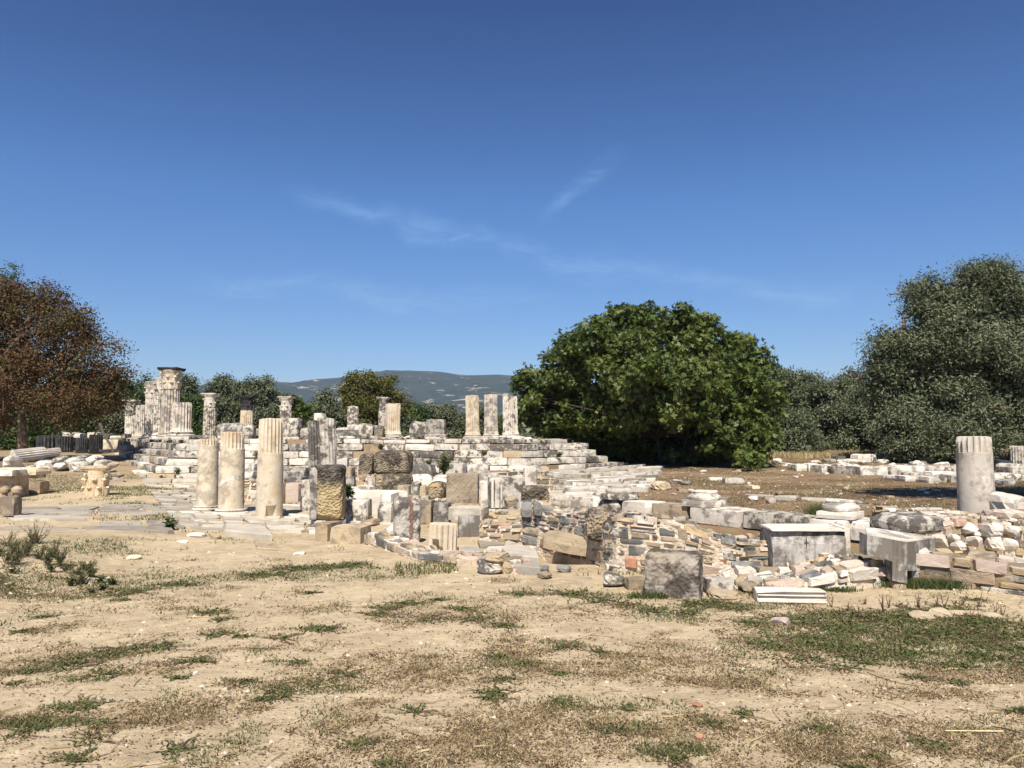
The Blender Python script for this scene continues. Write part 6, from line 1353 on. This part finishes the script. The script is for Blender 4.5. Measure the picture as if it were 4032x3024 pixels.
def pebbles(name, label, x, y, z, size, rs):
    n = len(x); base = np.array([[1, 0, 0], [0.3, 0.9, 0], [-0.8, 0.6, 0], [-0.8, -0.6, 0], [0.3, -0.9, 0], [0.2, 0.1, 0.8]]); f = np.array([[0, 1, 5], [1, 2, 5], [2, 3, 5], [3, 4, 5], [4, 0, 5]])
    s = size*rs.uniform(0.35, 1.0, n)**1.5*1.6; a = rs.uniform(0, 6.28, n); B = base[None]*(1+0.3*rs.normal(size=(n, 6, 3))); R = np.stack([np.cos(a), -np.sin(a), np.sin(a), np.cos(a)], -1).reshape(n, 2, 2)
    B[:, :, :2] = np.einsum('nij,nkj->nki', R, B[:, :, :2]); V = B*s[:, None, None]; V[:, :, 2] *= 0.7; V += np.stack([x, y, z-0.002], -1)[:, None, :]
    F = (f[None]+6*np.arange(n)[:, None, None]).reshape(-1, 3); o = mesh_obj(name, V.reshape(-1, 3), F, 'pebbles', tint=np.repeat(np.clip(rs.normal(0.55, 0.25, n), 0, 1), 6)); return tag(o, label, 'pebbles', kind='stuff')
def mats():
    """ground hugging weeds: flat runners spreading from a leafy heart"""
    rs = np.random.RandomState(515); C0 = [(480, 2560, .55), (330, 2600, .5), (620, 2550, .35), (250, 2620, .4), (120, 2640, .35), (430, 2660, .3), (160, 2860, .3), (90, 2900, .22), (330, 2780, .25), (270, 2800, .2), (760, 2610, .3), (840, 2410, .3), (1290, 2480, .2), (1250, 2480, .25), (1100, 2520, .22), (850, 2500, .2), (870, 2440, .16), (1180, 2610, .15), (1150, 2235, .6), (1300, 2230, .5), (1050, 2260, .5), (1400, 2220, .35), (700, 2300, .35), (520, 2330, .4), (2250, 2340, .4), (2380, 2370, .35), (2480, 2390, .3), (2560, 2410, .3), (2780, 2380, .4), (2880, 2400, .4), (2700, 2420, .3), (2240, 2545, .3), (1960, 2590, .2), (2360, 2570, .15), (3100, 2440, .4), (2960, 2460, .35), (3300, 2480, .6), (3500, 2440, .6), (3700, 2500, .7), (3900, 2460, .6), (3980, 2560, .5), (3560, 2580, .5), (3380, 2560, .4), (1820, 2400, .25), (1700, 2440, .3), (1880, 2440, .25), (1500, 2420, .3), (1600, 2380, .25), (2050, 2340, .3), (1980, 2470, .25), (300, 3000, .25), (700, 2960, .2), (1040, 2760, .12), (960, 2690, .15)]
    for _ in range(46):
        C0.append((rs.uniform(-50, 4080), rs.uniform(2260, 3040), rs.uniform(0.08, 0.26)))
    for _ in range(34): C0.append((rs.uniform(3050, 4100), rs.uniform(2410, 2640), rs.uniform(0.2, 0.45)))
    Vt, Ft, lx, ly, lr, bx_, by_ = [], [], [], [], [], [], []
    for sx, sy, R in C0:
        g = G(sx, sy, 0.0); R = R*(0.75 if g.y > 6 else 0.6); nr = int(14+60*R)
        for k in range(nr):
            a = rs.uniform(0, 6.28); l = R*rs.uniform(0.4, 1.6); x, y = g.x+rs.normal()*R*0.25, g.y+rs.normal()*R*0.2; w = 0.0025+0.0006*g.y; b0 = len(Vt); m = 5
            for i in range(m):
                z = hz(x, y) if i == 0 else z; c, s_ = math.cos(a), math.sin(a); ww = w*(1-i/m*0.7)
                Vt += [(x-s_*ww, y+c*ww, z+0.004+0.004*rs.rand()), (x+s_*ww, y-c*ww, z+0.006)]
                x += c*l/m; y += s_*l/m*0.9; a += rs.normal()*0.25
                if rs.rand() < 0.7: lx.append(x); ly.append(y); lr.append(0.25)
            for i in range(m-1): Ft.append((b0+2*i, b0+2*i+1, b0+2*i+3, b0+2*i+2))
        nl = int(2600*R*R)+60
        aa = rs.uniform(0, 6.28, nl); rr_ = R*np.abs(rs.normal(size=nl))*0.42; px = g.x+np.cos(aa)*rr_*1.25; py = g.y+np.sin(aa)*rr_*0.8; kk = fbm2(px, py, 9.0, 3, 2) > 0.42; bx_ += list(px[kk]); by_ += list(py[kk])
    o = mesh_obj('weed_runners', np.array(Vt), np.array(Ft), 'litter', tint=rs.rand(len(Vt))*0.5); tag(o, 'flat brown runners of the mat forming weeds on the foreground soil', 'weeds', kind='stuff')
    x, y = np.array(bx_+lx), np.array(by_+ly); z = hgt(x, y); litter('weed_mats', 'low dark green mats of ground hugging weeds in the foreground', 'weeds', x, y, z+0.006, 0.006+0.0010*y, 'grass_green', rs, 0.5, None, 0.5)
    n = 300; sx = rs.uniform(-50, 4080, n); sy = rs.uniform(2350, 3040, n); V = []; F = []
    for i in range(n):
        g = G(sx[i], sy[i], 0.0); a = rs.uniform(0, 3.14); l = rs.uniform(0.04, 0.22); w = 0.0007+0.0002*g.y; z = hz(g.x, g.y)+0.006; b0 = len(V); cv = rs.normal()*0.25
        for t in (-1, 0, 1):
            xx, yy = g.x+math.cos(a)*l*t*0.5-math.sin(a)*cv*l*(1-abs(t))*0.3, g.y+math.sin(a)*l*t*0.5+math.cos(a)*cv*l*(1-abs(t))*0.3; V += [(xx-math.sin(a)*w, yy+math.cos(a)*w, z+0.01*rs.rand()), (xx+math.sin(a)*w, yy-math.cos(a)*w, z)]
        F += [(b0, b0+1, b0+3, b0+2), (b0+2, b0+3, b0+5, b0+4)]
    o = mesh_obj('loose_straw', np.array(V), np.array(F), 'grass_dry', tint=np.repeat(rs.uniform(0.3, 1, n), 6)); tag(o, 'loose pale straws scattered over the foreground', 'straw', kind='stuff')
mats()
def cover():
    rs = np.random.RandomState(77)
    x, y, z = ground_pts(rs, 620000, 2060); g = green_mask(x, y); k = rs.rand(len(x)) < np.clip(g*0.5, 0, 1)
    k &= ~((y > 9.5) & (x > 0.2) & (x < 9))
    x1, y1, z1 = x[k][:170000], y[k][:170000], z[k][:170000]; t = np.clip(rs.normal(0.4, 0.25, len(x1)), 0, 1)
    blades('green_grass', 'short green weeds and grass in patches over the trodden ground', 'grass', x1, y1, z1, 0.014+0.0018*y1, 0.005+0.0008*y1, 'grass_green', rs, 1.6, t)
    x, y, z = ground_pts(rs, 900000, 2200); g = dry_mask(x, y); k = rs.rand(len(x)) < np.clip(g*0.55, 0, 1); k &= ~((y > 8.0) & (x > 0.2))
    x1, y1, z1 = x[k][:330000], y[k][:330000], z[k][:330000]
    blades('dry_grass', 'brown and straw coloured dry grass lying over the sandy ground', 'grass', x1, y1, z1, 0.012+0.001*y1, 0.006+0.0008*y1, 'grass_dry', rs, 2.6, rs.rand(len(x1))**1.5)
    x, y, z = ground_pts(rs, 420000, 2240); g = dry_mask(x, y)*0.9+0.04; k = rs.rand(len(x)) < np.clip(g*0.5, 0, 1); k &= ~((y > 8.0) & (x > 0.2))
    litter('leaf_litter', 'dark brown withered leaves and twigs scattered on the ground', 'litter', x[k], y[k], z[k], 0.005+0.0009*y[k], 'litter', rs)
    x, y, z = ground_pts(rs, 14000, 2070); k = rs.rand(len(x)) < 0.05+0.6*np.clip(fbm2(x, y, 0.8, 41)-0.52, 0, 1)*2+0.5*ellipse(x, y, 700, 2180, 3.0, 0.9)+0.5*ellipse(x, y, 60, 2330, 1.6, 1.2)
    pebbles('ground_pebbles', 'small pale pebbles and stone chips on the sandy ground', x[k], y[k], z[k], 0.007+0.0012*y[k], rs)
    # pale chips and dry grass of the brown field behind the walls
    n = 5000; y = 14+24*rs.rand(n)**1.3; x = rs.uniform(-0.1, 0.72, n)*y; s = ((x-2.6)*6.3+(y-18.9)*5.3)/8.23; k = (s > 0.9)&(rs.rand(n) < 0.25+0.75*(fbm2(x, y, 0.5, 71) > 0.5)); x, y = x[k], y[k]
    pebbles('field_pebbles', 'pale stone chips scattered over the brown field', x, y, hgt(x, y), 0.026, rs)
    n = 200000; y = 14+30*rs.rand(n)**1.2; x = rs.uniform(-0.05, 0.75, n)*y; s = ((x-2.6)*6.3+(y-18.9)*5.3)/8.23; k = (s > 0.9)&(rs.rand(n) < 0.2+0.8*(fbm2(x, y*2, 0.4, 51) > 0.52)); x, y = x[k], y[k]; t = np.clip(fbm2(x, y, 0.25, 61)*1.5-0.4+rs.normal(size=len(x))*0.15, 0, 1)
    blades('field_grass', 'thin brown and olive coloured dry grass on the right field', 'grass', x, y, hgt(x, y), 0.03, 0.02, 'grass_dry', rs, 1.6, t*0.3)
    n = 30000; y = 20+24*rs.rand(n); x = rs.uniform(0.1, 0.75, n)*y; s = ((x-2.6)*6.3+(y-18.9)*5.3)/8.23; k = (s > 1.5)&(fbm2(x, y*1.5, 0.3, 91) > 0.55); x, y = x[k], y[k]
    blades('field_weeds', 'low green weeds on the right field', 'grass', x, y, hgt(x, y), 0.035, 0.03, 'grass_green', rs, 1.3)
    # straw line along the foot of the right tree row, and the left field
    n = 26000; y = rs.uniform(40.5, 45, n); x = rs.uniform(4, 34, n); blades('straw_verge', 'tall straw coloured grass along the foot of the tree row', 'grass', x, y, hgt(x, y), 0.28, 0.05, 'grass_dry', rs, 0.7, np.clip(rs.normal(0.75, 0.2, n), 0, 1))
    n = 26000; y = rs.uniform(19, 34, n); x = rs.uniform(-0.72, -0.42, n)*y; k = fbm2(x, y*1.5, 0.5, 33) > 0.5; x, y = x[k], y[k]; blades('slope_weeds', 'dry and green weeds on the slope by the fallen capital', 'grass', x, y, hgt(x, y), 0.045, 0.02, 'grass_green', rs, 1.3, np.clip(rs.normal(0.6, 0.3, len(x)), 0, 1))
    # weeds in the paving joints
    n = 60000; y = rs.uniform(14.5, 26.5, n); u = rs.uniform(-0.66, -0.05, n); x = u*y; k = (fbm2(x, y, 0.9, 15) > 0.54)&(rs.rand(n) < sstep(-0.66, -0.45, u)+0.05)&(fbm2(x, y, 3.0, 16) > 0.45)&(rs.rand(n) < 0.75); x, y = x[k], y[k]; blades('joint_weeds', 'green weeds growing in the joints of the paving', 'grass', x, y, hgt(x, y), 0.05, 0.016, 'grass_green', rs, 1.1, np.clip(rs.normal(0.4, 0.2, len(x)), 0, 1))
    n = 16000; y = rs.uniform(9, 16, n); x = rs.uniform(-0.15, 0.2, n)*y; k = (fbm2(x, y, 1.3, 25) > 0.58); x, y = x[k], y[k]; blades('inner_weeds', 'green weeds among the middle ruins', 'grass', x, y, hgt(x, y), 0.06, 0.015, 'grass_green', rs, 0.9)
    for q, (sx, sy, rx, ry, hh, nn) in enumerate(((3780, 2318, 0.75, 0.1, 0.09, 5000), (2600, 2362, 0.28, 0.05, 0.07, 900), (3010, 2352, 0.12, 0.05, 0.09, 500), (3300, 2335, 0.2, 0.05, 0.05, 500), (3220, 2040, 0.2, 0.2, 0.25, 700))):
        g = G(sx, sy, 0.0); x = g.x+rs.normal(size=nn)*rx*0.5; y = g.y+rs.normal(size=nn)*ry*0.6; blades('weed_patch', ['bright green weed patch at the foot of the neat right wall', 'grass at the foot of the big standing block', 'grass tuft at the left end of the carved beam', 'green tuft right of the carved beam', 'tall green tuft growing between two stoa blocks'][q], 'weeds', x, y, hgt(x, y), hh, 0.012, 'grass_green', rs, 0.9, np.clip(rs.normal(0.35, 0.2, nn), 0, 1))
cover()
def weed(name, label, sx, sy, h, n, mat, seed, w=0.5, leaf=0.02, group=None, cat='weed', z=None, d=None):
    rs = np.random.RandomState(seed); p = T(sx, sy) if d is None else P(sx, sy, d); r = thing(name, label, cat, p, group=group); paths = []; cs = []
    for i in range(n):
        a = rs.uniform(0, 6.28); l = rs.uniform(0.1, w)*h; hh = h*rs.uniform(0.5, 1.1); pts = [((0.03*h*rs.normal(), 0.03*h*rs.normal(), -0.01), 0.004+h*0.006)]
        for t in (0.5, 1.0): pts.append(((math.cos(a)*l*t+0.04*h*rs.normal(), math.sin(a)*l*t+0.04*h*rs.normal(), hh*t), (0.004+h*0.006)*(1.1-t*0.8)))
        paths.append(pts)
        for t in rs.uniform(0.2, 1.0, 20): cs.append(np.array([math.cos(a)*l*t, math.sin(a)*l*t, hh*t])+rs.normal(size=3)*0.05*h)
    V, F = tubes(paths, 4); mesh_obj('stem', V, F, 'stalk' if mat != 'grass_green' else 'twig', r)
    cs = np.array(cs); V, F, k = leaves(rs, cs, np.tile([0, 0, 1.0], (len(cs), 1)), leaf, 0.45, up=0.8); o = mesh_obj('leaf_mass', V, F, mat, r, tint=np.repeat(np.clip(rs.normal(0.35, 0.2, len(cs)), 0, 1), k)); o['kind'] = 'stuff'; return r
LW = 'leggy green weeds on the bank at the left'
rs = np.random.RandomState(3)
for i, (sx, sy, h) in enumerate(((10, 2150, 0.42), (60, 2175, 0.36), (110, 2190, 0.4), (150, 2160, 0.34), (165, 2215, 0.36), (215, 2200, 0.3), (240, 2240, 0.28), (190, 2260, 0.26), (300, 2250, 0.22), (340, 2270, 0.2), (390, 2290, 0.18), (280, 2310, 0.2), (90, 2230, 0.3), (30, 2215, 0.32), (430, 2320, 0.16), (370, 2330, 0.16), (130, 2130, 0.3), (85, 2200, 0.3), (205, 2225, 0.24), (260, 2275, 0.22), (320, 2290, 0.2), (50, 2260, 0.28), (350, 2250, 0.16), (450, 2300, 0.14), (240, 2205, 0.2), (5, 2190, 0.3))):
    weed('leggy_weed', 'leggy green weed on the left bank', sx+rs.normal()*12, sy+rs.normal()*8, h*rs.uniform(0.35, 0.85), rs.randint(10, 26), 'grass_green', 200+i, rs.uniform(0.5, 1.3), 0.024, LW)
weed('broad_weed', 'bright green broad leaved plant in the paving before the cream columns', 668, 2088, 0.2, 14, 'green_leaf', 301, 0.6, 0.08)
weed('bush', 'small round olive green bush growing on the temple steps', 1748, 1866, 0.55, 26, 'green_leaf', 302, 0.6, 0.09, d=20.6, cat='bush')
ST = 'small green tufts growing on the temple steps'
for i, (sx, sy, d) in enumerate(((700, 1868, 28.0), (1010, 1800, 28.9), (1240, 1850, 28.1), (1500, 1770, 29.2), (1690, 1830, 28.3), (1905, 1795, 28.8), (1580, 1862, 28.0), (2200, 1800, 30.2), (640, 1895, 27.6))):
    weed('step_tuft', 'small green tuft rooted in a joint of the temple steps', sx, sy, 0.22, 12, 'green_leaf', 330+i, 0.8, 0.07, ST, d=d)
weed('broad_weed', 'green leafy plant beside the moulded bench block', 1470, 2022, 0.14, 12, 'green_leaf', 303, 0.9, 0.09)
weed('broad_weed', 'tuft of bright leaves between the rough pier and the bench block', 1372, 1960, 0.25, 12, 'green_leaf', 304, 0.6, 0.1, d=14.6)
weed('broad_weed', 'small yellow green plant beside the base of the thick pale column', 1496, 1724, 0.35, 14, 'green_leaf', 305, 0.6, 0.12, d=32.0)
DS = 'dark dry seed stalks standing in the right grass'
for i in range(16):
    sx = 3290+i*44+rs.uniform(-15, 15); sy = 2400+rs.uniform(-20, 40); weed('dry_stalk', 'dark dry seed stalk in the right grass', sx, sy, rs.uniform(0.08, 0.17), 3, 'litter', 400+i, 0.5, 0.014, DS, 'stalk')
pole('straw_stick', 'straight straw coloured stick lying on the bare ground at the lower right', T(3722, 2890)+Vector((0, 0, 0.01)), T(3950, 2896)+Vector((0, 0, 0.01)), 0.004, 'straw', cat='stick')
def flat_rock():
    g = T(3770, 2428); r = thing('flat_rock', 'long jagged white rock surfacing in the grass at the right', 'boulder', g); rs = np.random.RandomState(6)
    for x0, x1, a, b in ((3590, 3680, 2404, 2436), (3650, 3740, 2394, 2424), (3720, 3800, 2400, 2420), (3790, 3880, 2404, 2424), (3860, 3945, 2412, 2430)):
        p = T((x0+x1)/2, b); w = (x1-x0)/S_/FPX*p.y; h = P((x0+x1)/2, a, p.y).z-p.z; V, F = rock_mesh(w*1.1, 0.16, h*2.0, nseed(), 11); mesh_obj('ridge', V, F, 'tan_stone', r, (p.x-g.x, p.y-g.y, p.z-g.z-h))
flat_rock()
rock('ground_stone', 'triangular pale stone in the right grass', 'stone', 3042, 3122, 2436, 2466, 'pink_stone', sink=0.3)
rock('ground_stone', 'pale flat stone on the sand in front of the left paving', 'stone', 490, 546, 2186, 2204, 'capital_stone', sink=0.3)
rock('ground_stone', 'orange round stone at the lower right', 'stone', 2742, 2776, 2890, 2926, 'brick', sink=0.4)
rock('ground_stone', 'small orange flat stone above the round one at the lower right', 'stone', 2722, 2770, 2770, 2790, 'brick', sink=0.4)
rock('ground_stone', 'small white pebble on the sand at the lower left', 'stone', 756, 778, 2652, 2668, MW, sink=0.3)
rock('ground_stone', 'yellowish square stone low in the centre', 'stone', 2024, 2048, 2742, 2762, 'tan_stone', sink=0.3)
for i, (x0, x1, a, b, lab) in enumerate(((730, 800, 2098, 2118, 'largest pale stone in the rubble strip before the cream columns'), (820, 866, 2104, 2126, 'second pale stone in the rubble strip before the cream columns'), (690, 734, 2128, 2140, 'low pale stone under the largest one in the rubble strip'), (240, 300, 2240, 2262, 'cream stone among the left bank weeds'), (20, 66, 2236, 2252, 'small cream stone at the foot of the left bank'), (0, 44, 2290, 2312, 'cream stone on the left bank edge'), (340, 362, 2282, 2300, 'small pale stone at the right end of the bank weeds'), (700, 735, 2148, 2166, 'dark sided pinkish stone on the sand before the rubble strip'), (1150, 1200, 2174, 2186, 'flat pale pebble stone before the tan kerb blocks'))):
    rock('rubble_stone', lab, 'stone', x0, x1, a, b, 'tan_stone' if i % 2 else MW, sink=0.3)
# ------------------------------------------------------------------ haze: one closed box of thin air round everything
def haze():
    m = bpy.data.materials.new('haze'); m.use_nodes = True; nt = m.node_tree; nt.nodes.clear(); o = N(nt, 'ShaderNodeOutputMaterial'); v = N(nt, 'ShaderNodeVolumePrincipled')
    v.inputs['Color'].default_value = (0.6, 0.76, 1.0, 1); v.inputs['Density'].default_value = 0.00010; v.inputs['Anisotropy'].default_value = 0.0; nt.links.new(v.outputs[0], o.inputs['Volume'])
    V, F = box_lattice(9600, 9600, 352, 1, 1, 1); V = V+np.array([0, 0, -22]); b = mesh_obj('haze', V, F, m); b['kind'] = 'stuff'; b['label'] = 'thin blue air between the camera and the hills'
haze()
